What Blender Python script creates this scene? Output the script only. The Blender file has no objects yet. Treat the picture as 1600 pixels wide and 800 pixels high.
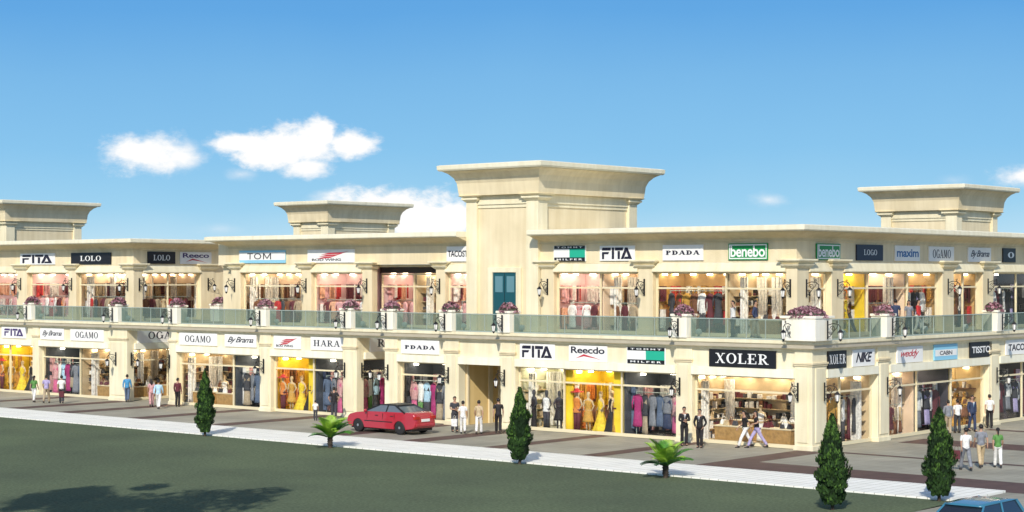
import bpy, bmesh, math, random
from mathutils import Vector, Matrix
random.seed(7)
PI = math.pi
R = math.radians
scene = bpy.context.scene
col = scene.collection

# ------------------------------------------------------------------ materials
def lin(c):
    return tuple((x / 12.92 if x <= 0.04045 else ((x + 0.055) / 1.055) ** 2.4) for x in c)

def mat(name, color, rough=0.6, metal=0.0, noise=0.0, scale=3.0, bump=0.0, bscale=None, emit=0.0, spec=0.5, detail=6.0, dark=None, emit_col=None):
    m = bpy.data.materials.new(name)
    m.use_nodes = True
    nt = m.node_tree
    b = nt.nodes['Principled BSDF']
    b.inputs['Base Color'].default_value = (*color, 1)
    b.inputs['Roughness'].default_value = rough
    b.inputs['Metallic'].default_value = metal
    b.inputs['Specular IOR Level'].default_value = spec
    if emit:
        b.inputs['Emission Color'].default_value = (*(emit_col or color), 1)
        b.inputs['Emission Strength'].default_value = emit
    if noise or bump:
        tc = nt.nodes.new('ShaderNodeTexCoord')
        n = nt.nodes.new('ShaderNodeTexNoise')
        n.inputs['Scale'].default_value = scale
        n.inputs['Detail'].default_value = detail
        nt.links.new(tc.outputs['Object'], n.inputs['Vector'])
        if noise:
            r = nt.nodes.new('ShaderNodeValToRGB')
            d = dark or tuple(max(0, c * (1 - noise)) for c in color)
            l = tuple(min(1, c * (1 + noise * 0.6)) for c in color)
            r.color_ramp.elements[0].position = 0.3
            r.color_ramp.elements[1].position = 0.72
            r.color_ramp.elements[0].color = (*d, 1)
            r.color_ramp.elements[1].color = (*l, 1)
            nt.links.new(n.outputs['Fac'], r.inputs['Fac'])
            nt.links.new(r.outputs['Color'], b.inputs['Base Color'])
        if bump:
            n2 = nt.nodes.new('ShaderNodeTexNoise')
            n2.inputs['Scale'].default_value = bscale or scale * 6
            n2.inputs['Detail'].default_value = 8
            nt.links.new(tc.outputs['Object'], n2.inputs['Vector'])
            bp = nt.nodes.new('ShaderNodeBump')
            bp.inputs['Strength'].default_value = bump
            bp.inputs['Distance'].default_value = 0.05
            nt.links.new(n2.outputs['Fac'], bp.inputs['Height'])
            nt.links.new(bp.outputs['Normal'], b.inputs['Normal'])
    return m

def stone(name, color, streak=0.22):
    """Painted render: cloudy tone, vertical rain streaks, fine bump."""
    m = mat(name, color, rough=0.75, spec=0.25, bump=0.25, scale=0.9, bscale=22)
    nt = m.node_tree
    b = nt.nodes['Principled BSDF']
    tc = nt.nodes.new('ShaderNodeTexCoord')
    n1 = nt.nodes.new('ShaderNodeTexNoise'); n1.inputs['Scale'].default_value = 0.55; n1.inputs['Detail'].default_value = 7
    mp = nt.nodes.new('ShaderNodeMapping'); mp.inputs['Scale'].default_value = (3.2, 3.2, 0.28)
    n2 = nt.nodes.new('ShaderNodeTexNoise'); n2.inputs['Scale'].default_value = 1.0; n2.inputs['Detail'].default_value = 5
    nt.links.new(tc.outputs['Object'], n1.inputs['Vector'])
    nt.links.new(tc.outputs['Object'], mp.inputs['Vector']); nt.links.new(mp.outputs[0], n2.inputs['Vector'])
    mx = nt.nodes.new('ShaderNodeMath'); mx.operation = 'ADD'
    nt.links.new(n1.outputs['Fac'], mx.inputs[0]); nt.links.new(n2.outputs['Fac'], mx.inputs[1])
    r = nt.nodes.new('ShaderNodeValToRGB')
    r.color_ramp.elements[0].position = 0.36; r.color_ramp.elements[1].position = 0.62
    d = tuple(c * (1 - streak) * k for c, k in zip(color, (1.0, 0.97, 0.9)))
    r.color_ramp.elements[0].color = (*d, 1); r.color_ramp.elements[1].color = (*tuple(min(1, c * 1.04) for c in color), 1)
    hf = nt.nodes.new('ShaderNodeMath'); hf.operation = 'MULTIPLY'; hf.inputs[1].default_value = 0.5
    nt.links.new(mx.outputs[0], hf.inputs[0]); nt.links.new(hf.outputs[0], r.inputs['Fac'])
    nt.links.new(r.outputs['Color'], b.inputs['Base Color'])
    return m

def glass(name, tint, diffuse=None, dfac=0.0, gloss=0.06):
    m = bpy.data.materials.new(name); m.use_nodes = True
    nt = m.node_tree; nt.nodes.clear()
    out = nt.nodes.new('ShaderNodeOutputMaterial')
    tr = nt.nodes.new('ShaderNodeBsdfTransparent'); tr.inputs['Color'].default_value = (*tint, 1)
    last = tr
    if dfac:
        df = nt.nodes.new('ShaderNodeBsdfDiffuse'); df.inputs['Color'].default_value = (*diffuse, 1)
        mx = nt.nodes.new('ShaderNodeMixShader'); mx.inputs['Fac'].default_value = dfac
        nt.links.new(tr.outputs[0], mx.inputs[1]); nt.links.new(df.outputs[0], mx.inputs[2]); last = mx
    gl = nt.nodes.new('ShaderNodeBsdfGlossy'); gl.inputs['Roughness'].default_value = 0.03
    fr = nt.nodes.new('ShaderNodeLayerWeight'); pw = nt.nodes.new('ShaderNodeMath'); pw.operation = 'POWER'; pw.inputs[1].default_value = 4.0
    nt.links.new(fr.outputs['Facing'], pw.inputs[0])
    ad = nt.nodes.new('ShaderNodeMath'); ad.operation = 'MULTIPLY_ADD'; ad.inputs[1].default_value = 0.6; ad.inputs[2].default_value = gloss * 0.6
    nt.links.new(pw.outputs[0], ad.inputs[0])
    m2 = nt.nodes.new('ShaderNodeMixShader')
    nt.links.new(ad.outputs[0], m2.inputs['Fac']); nt.links.new(last.outputs[0], m2.inputs[1]); nt.links.new(gl.outputs[0], m2.inputs[2])
    nt.links.new(m2.outputs[0], out.inputs['Surface'])
    return m

M = {}
M['stone'] = stone('cream_stone', (0.82, 0.70, 0.475), .13)
M['stone_pale'] = stone('pale_cream_stone', (0.86, 0.775, 0.555), .13)
M['ochre'] = stone('ochre_render', (0.78, 0.58, 0.27), .08)
M['lintel'] = stone('lintel_white', (0.90, 0.86, 0.70), 0.07)
M['white'] = stone('planter_white', (0.90, 0.86, 0.74), 0.08)
M['roofcap'] = stone('roof_cap_stone', (0.86, 0.80, 0.62), 0.10)
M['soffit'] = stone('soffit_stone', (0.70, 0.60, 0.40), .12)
M['frame'] = mat('window_frame_cream', (0.78, 0.68, 0.45), 0.45)
M['yframe'] = mat('window_frame_yellow', (0.75, 0.50, 0.06), 0.5)
M['pane'] = glass('shop_glass', (0.97, 0.98, 0.97))
M['rail_glass'] = glass('green_rail_glass', (0.50, 0.61, 0.57), (0.165, 0.235, 0.205), 0.5)
M['rail_metal'] = mat('rail_metal', (0.40, 0.47, 0.42), 0.35, 0.2)
M['iron'] = mat('wrought_iron', (0.02, 0.018, 0.02), 0.45, 0.4)
M['lamp_glass'] = mat('frosted_lamp_glass', (0.85, 0.83, 0.78), 0.3, emit=0.12)
M['teal'] = mat('teal_door_paint', (0.012, 0.085, 0.105), 0.35)
M['dgreen'] = mat('dark_green_door_paint', (0.02, 0.045, 0.03), 0.4)
M['flower'] = mat('mauve_flowers', (0.28, 0.11, 0.15), 0.8, noise=0.4, scale=40)
M['flower2'] = mat('dusky_flowers', (0.48, 0.28, 0.31), 0.8, noise=0.3, scale=40)
M['fleaf'] = mat('flower_leaves', (0.05, 0.05, 0.03), 0.8)
M['skin'] = mat('skin', (0.42, 0.24, 0.16), 0.55)
M['skin_dark'] = mat('skin_dark', (0.20, 0.10, 0.06), 0.55)
M['hair'] = mat('black_hair', (0.012, 0.009, 0.008), 0.5)
M['eye'] = mat('eye', (0.02, 0.02, 0.02), 0.2)
M['shoe'] = mat('dark_shoe', (0.02, 0.016, 0.014), 0.4)
M['tyre'] = mat('tyre_rubber', (0.018, 0.018, 0.018), 0.8)
M['rim'] = mat('alloy_rim', (0.55, 0.56, 0.58), 0.3, 0.8)
M['cglass'] = mat('car_glass', (0.12, 0.14, 0.16), 0.05, spec=1.0)  # base lightened to grey: a whitish reflection put into the colour
M['cglass_dark'] = mat('car_glass_dark', (0.015, 0.02, 0.03), 0.05, spec=1.0)
M['black'] = mat('black_trim', (0.015, 0.015, 0.016), 0.4)
M['redlamp'] = mat('tail_lamp_red', (0.45, 0.02, 0.015), 0.2)
M['chrome'] = mat('lamp_chrome', (0.8, 0.8, 0.8), 0.15, 0.6)
M['sign_white'] = mat('sign_white', (0.88, 0.86, 0.82), 0.45, noise=0.05, scale=2)
M['sign_black'] = mat('sign_black', (0.012, 0.011, 0.014), 0.4)
M['sign_navy'] = mat('sign_navy', (0.012, 0.014, 0.04), 0.4)
M['sign_blue'] = mat('sign_light_blue', (0.28, 0.60, 0.78), 0.45)
M['sign_green'] = mat('sign_green', (0.01, 0.27, 0.06), 0.4)
M['sign_teal'] = mat('sign_teal', (0.02, 0.42, 0.27), 0.45)
M['ink_black'] = mat('letter_black', (0.015, 0.012, 0.03), 0.5)
M['ink_purple'] = mat('letter_purple', (0.06, 0.03, 0.14), 0.5)
M['ink_white'] = mat('letter_white', (0.88, 0.88, 0.86), 0.5)
M['ink_red'] = mat('letter_red', (0.55, 0.03, 0.05), 0.5)
M['ink_blue'] = mat('letter_blue', (0.03, 0.15, 0.38), 0.5)
M['shoplight'] = mat('shop_light', (1.0, 0.86, 0.62), 0.5, emit=26.0)
M['spot'] = mat('wall_lamp_glow', (1.0, 0.88, 0.66), 0.5, emit=11.0)
M['wood'] = mat('display_wood', (0.42, 0.25, 0.09), 0.5, noise=0.3, scale=6)
M['gold'] = mat('gold_fabric', (0.55, 0.30, 0.05), 0.45)

_cm = {}
def cmat(name, c, rough=0.75):
    k = 'fabric_' + name
    if k not in _cm:
        _cm[k] = mat(k, c, rough, noise=0.28, scale=9, bump=0.2, bscale=30)
    return _cm[k]
FAB = dict(yellow=(0.78, 0.56, 0.03), red=(0.50, 0.03, 0.03), black=(0.015, 0.012, 0.014), navy=(0.03, 0.045, 0.10), pink=(0.62, 0.12, 0.26), magenta=(0.40, 0.03, 0.16),
           white=(0.82, 0.80, 0.76), green=(0.10, 0.26, 0.06), grey=(0.22, 0.23, 0.26), denim=(0.10, 0.14, 0.22), brown=(0.18, 0.07, 0.03), maroon=(0.12, 0.02, 0.03),
           beige=(0.55, 0.42, 0.25), peach=(0.70, 0.38, 0.24), orange=(0.65, 0.22, 0.04), lilac=(0.42, 0.36, 0.58), teal=(0.05, 0.22, 0.26), gold=(0.55, 0.30, 0.05),
           blue=(0.06, 0.28, 0.52), sky=(0.45, 0.66, 0.80), charcoal=(0.05, 0.05, 0.06), khaki=(0.42, 0.33, 0.22), rose=(0.62, 0.34, 0.34))
def fab(n): return cmat(n, FAB[n])

# ------------------------------------------------------------------ mesh builder
class MB:
    def __init__(self, xf=None):
        self.v = []; self.f = []; self.m = []; self.xf = xf
    def add(self, vs, fs, mi=0):
        o = len(self.v)
        for p in vs:
            p = Vector(p)
            self.v.append(self.xf @ p if self.xf else p)
        for f in fs:
            self.f.append([i + o for i in f]); self.m.append(mi)
        return self
    def box(self, x0, x1, y0, y1, z0, z1, mi=0):
        vs = [(x0, y0, z0), (x1, y0, z0), (x1, y1, z0), (x0, y1, z0), (x0, y0, z1), (x1, y0, z1), (x1, y1, z1), (x0, y1, z1)]
        return self.add(vs, [(0, 3, 2, 1), (4, 5, 6, 7), (0, 1, 5, 4), (1, 2, 6, 5), (2, 3, 7, 6), (3, 0, 4, 7)], mi)
    def frus(self, b, t, z0, z1, mi=0):
        """b, t = (x0,x1,y0,y1) of bottom and top rectangles."""
        vs = [(b[0], b[2], z0), (b[1], b[2], z0), (b[1], b[3], z0), (b[0], b[3], z0), (t[0], t[2], z1), (t[1], t[2], z1), (t[1], t[3], z1), (t[0], t[3], z1)]
        return self.add(vs, [(0, 3, 2, 1), (4, 5, 6, 7), (0, 1, 5, 4), (1, 2, 6, 5), (2, 3, 7, 6), (3, 0, 4, 7)], mi)
    def quad(self, a, b, c, d, mi=0):
        return self.add([a, b, c, d], [(0, 1, 2, 3)], mi)
    def rings(self, rs, mi=0, cap=True, closed=True):
        n = len(rs[0]); vs = [p for r in rs for p in r]; fs = []
        for k in range(len(rs) - 1):
            for i in range(n if closed else n - 1):
                j = (i + 1) % n
                fs.append((k * n + i, k * n + j, (k + 1) * n + j, (k + 1) * n + i))
        if cap:
            fs.append(tuple(reversed(range(n)))); fs.append(tuple(range((len(rs) - 1) * n, len(rs) * n)))
        return self.add(vs, fs, mi)
    def lathe(self, prof, c=(0, 0, 0), n=14, mi=0):
        rs = [[(c[0] + r * math.cos(2 * PI * i / n), c[1] + r * math.sin(2 * PI * i / n), c[2] + z) for i in range(n)] for r, z in prof]
        return self.rings(rs, mi)
    def tube(self, pts, rad, n=6, mi=0):
        pts = [Vector(p) for p in pts]
        if not hasattr(rad, '__len__'): rad = [rad] * len(pts)
        rs = []
        for k, p in enumerate(pts):
            d = (pts[min(k + 1, len(pts) - 1)] - pts[max(k - 1, 0)]).normalized()
            a = Vector((0, 0, 1)) if abs(d.z) < 0.9 else Vector((1, 0, 0))
            u = d.cross(a).normalized(); w = d.cross(u).normalized()
            rs.append([tuple(p + (u * math.cos(2 * PI * i / n) + w * math.sin(2 * PI * i / n)) * rad[k]) for i in range(n)])
        return self.rings(rs, mi)
    def ball(self, c, r, n=10, mi=0, rz=None, ry=None):
        rz = rz or r; ry = ry or r
        rs = []
        for k in range(1, n):
            t = PI * k / n
            rs.append([(c[0] + r * math.sin(t) * math.cos(2 * PI * i / n), c[1] + ry * math.sin(t) * math.sin(2 * PI * i / n), c[2] - rz * math.cos(t)) for i in range(n)])
        return self.rings(rs, mi)
    def build(self, name, mats, parent=None, smooth=False, bevel=0, loc=None, segs=2):
        me = bpy.data.meshes.new(name)
        me.from_pydata([tuple(p) for p in self.v], [], self.f)
        if not isinstance(mats, (list, tuple)): mats = [mats]
        for m in mats: me.materials.append(m)
        me.polygons.foreach_set('material_index', self.m)
        bm = bmesh.new(); bm.from_mesh(me); bmesh.ops.recalc_face_normals(bm, faces=bm.faces); bm.to_mesh(me); bm.free()
        if smooth: me.polygons.foreach_set('use_smooth', [True] * len(me.polygons))
        me.update()
        o = bpy.data.objects.new(name, me); col.objects.link(o)
        if parent: o.parent = parent
        if loc: o.location = loc
        if bevel:
            b = o.modifiers.new('edge', 'BEVEL'); b.width = bevel; b.segments = segs; b.limit_method = 'ANGLE'; b.angle_limit = R(35)
        return o

def empty(name, loc=(0, 0, 0), rz=0.0):
    o = bpy.data.objects.new(name, None); col.objects.link(o); o.empty_display_size = 0.3
    o.location = loc; o.rotation_euler = (0, 0, rz); return o
def tag(o, label, cat, group=None):
    o['label'] = label; o['category'] = cat
    if group: o['group'] = group
    return o
def struct(o): o['kind'] = 'structure'; return o
def kids(o): return [c for c in list(bpy.data.objects) if c.parent == o]
_tree = {}
def dup(root, loc, rz, label, group=None, sc=1.0):
    def cp(o, par):
        c = o.copy(); col.objects.link(c); c.parent = par
        for ch in _tree.setdefault(o.name, kids(o)): cp(ch, c)
        return c
    r = cp(root, None); r.location = loc; r.rotation_euler = (0, 0, rz); r.scale = (sc, sc, sc); r['label'] = label
    if group: r['group'] = group
    return r

# ------------------------------------------------------------------ facade frames: s along the wall, d outward, z up
class Face:
    def __init__(self, kind, c): self.k = kind; self.c = c
    def p(self, s, d, z): return (s, self.c - d, z) if self.k == 'f' else (self.c + d, s, z)
    def box(self, mb, s0, s1, d0, d1, z0, z1, mi=0):
        if self.k == 'f': mb.box(s0, s1, self.c - d1, self.c - d0, z0, z1, mi)
        else: mb.box(self.c + d0, self.c + d1, s0, s1, z0, z1, mi)
        return mb
    def prism(self, mb, prof, s0, s1, k0=0, k1=0, mi=0):
        a = [self.p(s0 + k0 * d, d, z) for d, z in prof]; b = [self.p(s1 + k1 * d, d, z) for d, z in prof]
        return mb.rings([a, b], mi)
    def rz(self): return 0.0 if self.k == 'f' else PI / 2
FG = Face('f', 0); SG = Face('s', 0); FU = Face('f', 2); SU = Face('s', -2)
AG = Face('s', -49.3); AU = Face('s', -51.3); BG = Face('s', -28.9); RU = Face('f', 3.3)

mall = empty('shopping_mall', (0, 0, 0))
tag(mall, 'long cream two-storey shopping mall with glass-railed terrace and flared roof towers', 'building')

# ------------------------------------------------------------------ ground
g = MB().quad((-900, -900, -0.03), (900, -900, -0.03), (900, 1500, -0.03), (-900, 1500, -0.03))
struct(g.build('ground', mat('ground_earth', (0.16, 0.17, 0.11), 0.9, noise=0.3, scale=0.05)))

pv = mat('plaza_paving', (0.355, 0.332, 0.262), 0.7, noise=0.22, scale=0.35, bump=0.2, bscale=9)
nt = pv.node_tree; b_ = nt.nodes['Principled BSDF']
tc = nt.nodes.new('ShaderNodeTexCoord'); br = nt.nodes.new('ShaderNodeTexBrick')
br.inputs['Scale'].default_value = 1.0; br.inputs['Brick Width'].default_value = 0.6; br.inputs['Row Height'].default_value = 0.6; br.offset = 0.0
br.inputs['Mortar Size'].default_value = 0.012; br.inputs['Color1'].default_value = (1, 1, 1, 1); br.inputs['Color2'].default_value = (0.9, 0.91, 0.9, 1); br.inputs['Mortar'].default_value = (0.62, 0.62, 0.6, 1)
nt.links.new(tc.outputs['Object'], br.inputs['Vector'])
mixc = nt.nodes.new('ShaderNodeMix'); mixc.data_type = 'RGBA'; mixc.blend_type = 'MULTIPLY'; mixc.inputs['Factor'].default_value = 1.0
src = b_.inputs['Base Color'].links[0].from_socket
nt.links.new(src, mixc.inputs['A']); nt.links.new(br.outputs['Color'], mixc.inputs['B']); nt.links.new(mixc.outputs['Result'], b_.inputs['Base Color'])
M['paving'] = pv
pl = MB().quad((-140, -8.7, 0), (120, -8.7, 0), (120, 60, 0), (-140, 60, 0)).quad((13.4, -60, 0), (120, -60, 0), (120, -8.7, 0), (13.4, -8.7, 0))
struct(pl.build('plaza_pavement', pv))

M['band'] = mat('brown_paving', (0.105, 0.058, 0.047), 0.7, noise=0.25, scale=1.5, bump=0.15, bscale=14)
bd = MB(); zb = 0.004
for x, w in ((-64, 1.3), (-55.5, 1.1), (-49.6, 1.4), (-44.6, 1.4), (-38.1, 1.3), (-31.2, 1.3), (-22.1, 1.1), (-17.0, 1.35), (-12.0, 1.0), (-6.3, 1.05)):
    bd.quad((x - w / 2, -8.7, zb), (x + w / 2, -8.7, zb), (x + w / 2, 0.3, zb), (x - w / 2, 0.3, zb))
bd.quad((-0.7, -8.7, zb), (0.75, -5.5, zb), (0.75, -0.12, zb), (-0.7, -0.12, zb))
bd.quad((-0.7, -8.7, zb), (75, -8.7, zb), (75, -5.9, zb), (0.75, -5.5, zb))
for y0, y1, x1 in ((0.1, 0.55, 75), (6.3, 8.9, 75), (15.4, 16.1, 75), (-2.9, -2.75, 0)):
    if x1: bd.quad((0.9, y0, zb), (x1, y0, zb), (x1, y1, zb), (0.9, y1, zb))
struct(bd.build('brown_paving_bands', M['band']))

# white kerb strip with slab joints
ks = mat('white_kerb_stone', (0.94, 0.92, 0.84), 0.6, noise=0.05, scale=0.8, bump=0.1, bscale=10)
nt = ks.node_tree; b_ = nt.nodes['Principled BSDF']
tc = nt.nodes.new('ShaderNodeTexCoord'); br = nt.nodes.new('ShaderNodeTexBrick'); br.offset = 0.0
br.inputs['Scale'].default_value = 1.0; br.inputs['Brick Width'].default_value = 0.42; br.inputs['Row Height'].default_value = 1.27; br.inputs['Mortar Size'].default_value = 0.018
br.inputs['Color1'].default_value = (1, 1, 1, 1); br.inputs['Color2'].default_value = (0.95, 0.95, 0.94, 1); br.inputs['Mortar'].default_value = (0.52, 0.51, 0.46, 1)
nt.links.new(tc.outputs['Object'], br.inputs['Vector'])
mixc = nt.nodes.new('ShaderNodeMix'); mixc.data_type = 'RGBA'; mixc.blend_type = 'MULTIPLY'; mixc.inputs['Factor'].default_value = 1.0
src = b_.inputs['Base Color'].links[0].from_socket
nt.links.new(src, mixc.inputs['A']); nt.links.new(br.outputs['Color'], mixc.inputs['B']); nt.links.new(mixc.outputs['Result'], b_.inputs['Base Color'])
kb = MB()
kb.box(-140, 13.35, -12.45, -8.69, -0.02, 0.07)
struct(kb.build('kerb_strip', ks))

# lawn: noise-toned short grass
lw = mat('lawn_grass', (0.122, 0.152, 0.088), 0.95, noise=0.22, scale=0.16, bump=0.5, bscale=30, spec=0.05, dark=(0.100, 0.125, 0.080))
nt = lw.node_tree; b_ = nt.nodes['Principled BSDF']
tc = nt.nodes.new('ShaderNodeTexCoord'); n3 = nt.nodes.new('ShaderNodeTexNoise'); n3.inputs['Scale'].default_value = 9; n3.inputs['Detail'].default_value = 10
nt.links.new(tc.outputs['Object'], n3.inputs['Vector'])
mr = nt.nodes.new('ShaderNodeMapRange'); mr.inputs['From Min'].default_value = 0.3; mr.inputs['From Max'].default_value = 0.7; mr.inputs['To Min'].default_value = 0.72; mr.inputs['To Max'].default_value = 1.22
nt.links.new(n3.outputs['Fac'], mr.inputs['Value'])
mixc = nt.nodes.new('ShaderNodeMix'); mixc.data_type = 'RGBA'; mixc.blend_type = 'MULTIPLY'; mixc.inputs['Factor'].default_value = 1.0
src = b_.inputs['Base Color'].links[0].from_socket
nt.links.new(src, mixc.inputs['A']); nt.links.new(mr.outputs['Result'], mixc.inputs['B']); nt.links.new(mixc.outputs['Result'], b_.inputs['Base Color'])
lm = MB(); NX, NY = 90, 30
vs = []; fs = []
for j in range(NY + 1):
    for i in range(NX + 1):
        x = -140 + 153.4 * i / NX; y = -12.45 - 47.55 * (j / NY)
        z = 0.0 if j == 0 else 0.012 * math.sin(x * 1.7 + y * .6) + 0.012 * math.sin(y * 1.3 - x * .45)
        vs.append((x, y, z + 0.012))
for j in range(NY):
    for i in range(NX):
        a = j * (NX + 1) + i
        fs.append((a, a + 1, a + NX + 2, a + NX + 1))
lm.add(vs, fs)
struct(lm.build('lawn', lw, smooth=True))

# ------------------------------------------------------------------ building: pillars
Z1, ZF1, ZC1, ZT = 3.25, 4.47, 4.95, 4.95     # window head, frieze top, cornice top, terrace floor
Z2, ZF2, ZE0, ZE1 = 8.06, 9.55, 9.95, 10.18    # upper window head, frieze top, eave slab

def ground_pillar(face, s0, s1, back=0.45, b1=None):
    mb = MB()
    if face == 'corner':
        mb.box(s0, 0.06, -0.06, b1, 0.0, ZF1)
        mb.box(s0 - 0.04, 0.12, -0.12, b1 + 0.04, 0.0, 0.22)
        mb.box(s0 + 0.16, -0.16, -0.10, 0.1, 0.35, 3.7); mb.box(-0.1, 0.10, 0.22, b1 - 0.2, 0.35, 3.7)
        cp = MB().box(s0 - 0.05, 0.15, -0.15, b1 + 0.05, 3.88, 3.97).box(s0 - 0.02, 0.11, -0.11, b1 + 0.02, 3.80, 3.88)
    else:
        face.box(mb, s0, s1, -back, 0.06, 0, ZF1)
        face.box(mb, s0 - 0.04, s1 + 0.04, -back, 0.12, 0, 0.22)
        face.box(mb, s0 + 0.17, s1 - 0.17, 0.0, 0.10, 0.35, 3.7)
        cp = MB(); face.box(cp, s0 - 0.05, s1 + 0.05, -0.03, 0.15, 3.88, 3.97); face.box(cp, s0 - 0.02, s1 + 0.02, -0.03, 0.11, 3.80, 3.88)
    o = mb.build('pillar', M['stone_pale'], mall, bevel=0.02)
    cp.build('capital', M['stone'], o, bevel=0.01)
    return o

GP = [(-59.35, -58.63), (-51.09, -49.3), (-45.18, -44.45), (-36.89, -35.95), (-29.98, -28.9), (-26.74, -25.77), (-22.29, -21.3), (-18.4, -17.4), (-7.39, -6.47)]
for a, b in GP: ground_pillar(FG, a, b, 0.5 if a not in (-51.09, -29.98) else 0.5)
ground_pillar('corner', -0.86, 0, b1=1.2)
for a, b in ((5.9, 7.02), (17.69, 18.9), (29, 30)): ground_pillar(SG, a, b)
ground_pillar(AG, 6.4, 7.2)

def upper_pillar(face, s0, s1, back=0.4, corner=None):
    """corner: (x0, x1, y0, y1) footprint for a corner column."""
    mb = MB(); cp = MB(); bs = MB()
    def foot(e, d): # rectangle grown by e sideways and d outward
        if corner: return (corner[0] - e, corner[1] + d, corner[2] - d, corner[3] + e)
        if face.k == 'f': return (s0 - e, s1 + e, face.c - 0.05 - d, face.c + back)
        return (face.c - back, face.c + 0.05 + d, s0 - e, s1 + e)
    mb.box(*foot(0, 0), ZT, 8.22)
    bs.box(*foot(0.06, 0.06), ZT, ZT + 0.3)
    cp.frus(foot(0.02, 0.02), foot(0.16, 0.16), 8.22, 8.34); cp.frus(foot(0.16, 0.16), foot(0.2, 0.2), 8.34, 8.42); cp.frus(foot(0.10, 0.10), foot(0.36, 0.30), 8.42, 8.58); cp.box(*foot(0.36, 0.30), 8.58, 8.66)
    o = mb.build('column', M['stone'], mall, bevel=0.02)
    cp.build('capital', M['stone_pale'], o, bevel=0.008); bs.build('plinth', M['stone'], o, bevel=0.01)

for a, b in ((-64.1, -62.9), (-58.2, -57.35), (-41.75, -40.9), (-35.5, -34.7), (-30.5, -29.72), (-24.8, -24.1), (-11.1, -10.2)): upper_pillar(FU, a, b)
upper_pillar(FU, -17.35, -16.5)
upper_pillar(None, 0, 0, corner=(-52.1, -51.25, 1.95, 2.7))
upper_pillar(None, 0, 0, corner=(-2.55, -1.95, 1.95, 3.0))
for a, b in ((5.07, 6.2), (16.4, 17.7), (21.1, 22.4)): upper_pillar(SU, a, b)
upper_pillar(AU, 7.5, 8.7)

# friezes, lintels, cornices
fz = MB()
def frieze(face, s0, s1, z0, z1, d0=-0.35, d1=-0.02):
    mb = MB(); face.box(mb, s0, s1, d0, d1, z0, z1); mb.build('frieze', M['stone'] if z0 > 6 else M['stone_pale'], mall)
frieze(FG, -75, -49.34, Z1, ZF1); frieze(AG, 0.36, 9, Z1, ZF1)
frieze(FG, -45.1, -28.94, Z1, ZF1); frieze(BG, 0.36, 5, Z1, ZF1)
frieze(FG, -26.7, -0.87, Z1, ZF1); frieze(SG, 1.22, 34, Z1, ZF1)
frieze(FU, -75, -51.32, 8.5, ZF2 + 0.3); frieze(AU, 2.36, 11.9, 8.5, ZF2 + 0.3)
frieze(FU, -43.0, -22.35, 8.5, ZF2 + 0.3); frieze(FU, -17.55, -2.02, 8.5, ZF2 + 0.3); frieze(SU, 2.36, 34, 8.5, ZF2 + 0.3)

CORN = [(-0.3, 4.45), (0.06, 4.45), (0.09, 4.55), (0.2, 4.62), (0.24, 4.72), (0.34, 4.80), (0.34, 4.948), (-0.3, 4.948)]
def cornice(face, s0, s1, k0=0, k1=0, prof=CORN, m='stone_pale', name='cornice'):
    mb = MB(); face.prism(mb, prof, s0, s1, k0, k1); mb.build(name, M[m], mall, bevel=0.008)
cornice(FG, -75, 0, 0, 1); cornice(SG, 0, 34, -1, 0)
EAVE = [(-0.34, 9.5), (0.03, 9.5), (0.05, 9.62), (0.16, 9.7), (0.48, 9.8), (0.86, 9.93), (-0.34, 9.93)]
SLAB = [(-6.0, 9.94), (1.0, 9.94), (1.06, 10.0), (1.06, 10.2), (0.9, 10.24), (-6.0, 10.24)]
def eave(face, s0, s1, k0, k1):
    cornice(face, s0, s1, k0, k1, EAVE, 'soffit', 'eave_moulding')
    mb = MB(); face.prism(mb, SLAB, s0, s1, k0, k1); mb.build('roof', M['roofcap'], mall, bevel=0.01)
eave(FU, -75, -51.3, 0, 1); eave(AU, 2, 12, -1, 0)
eave(FU, -42.0, -22.4, -1, 0); eave(FU, -17.5, -2, 0, 1); eave(SU, 2, 34, -1, 0)

# terrace floor
tf = MB()
tf.box(-75, -49.35, -0.28, 2.4, 4.6, 4.952); tf.box(-49.349, -45.2, -0.28, 0.32, 4.6, 4.952); tf.box(-45.199, -28.95, -0.28, 2.4, 4.6, 4.952); tf.box(-28.949, -26.75, -0.28, 0.32, 4.6, 4.952); tf.box(-26.749, 0.28, -0.28, 2.4, 4.6, 4.952); tf.box(-2.4, 0.28, 2.402, 34, 4.6, 4.952); tf.box(-51.5, -49.35, 2.402, 13, 4.8, 4.952); tf.box(-49.349, -45.2, 4.6, 13, 4.8, 4.952); tf.box(-45.199, -41.5, 2.402, 13, 4.8, 4.952); tf.box(-31, -28.95, 2.402, 3.9, 4.6, 4.952); tf.box(-26.749, -24, 2.402, 3.9, 4.6, 4.952)
tf.build('terrace_floor', mat('terrace_tile', (0.5, 0.44, 0.33), 0.6, noise=0.1, scale=2), mall)

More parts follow.
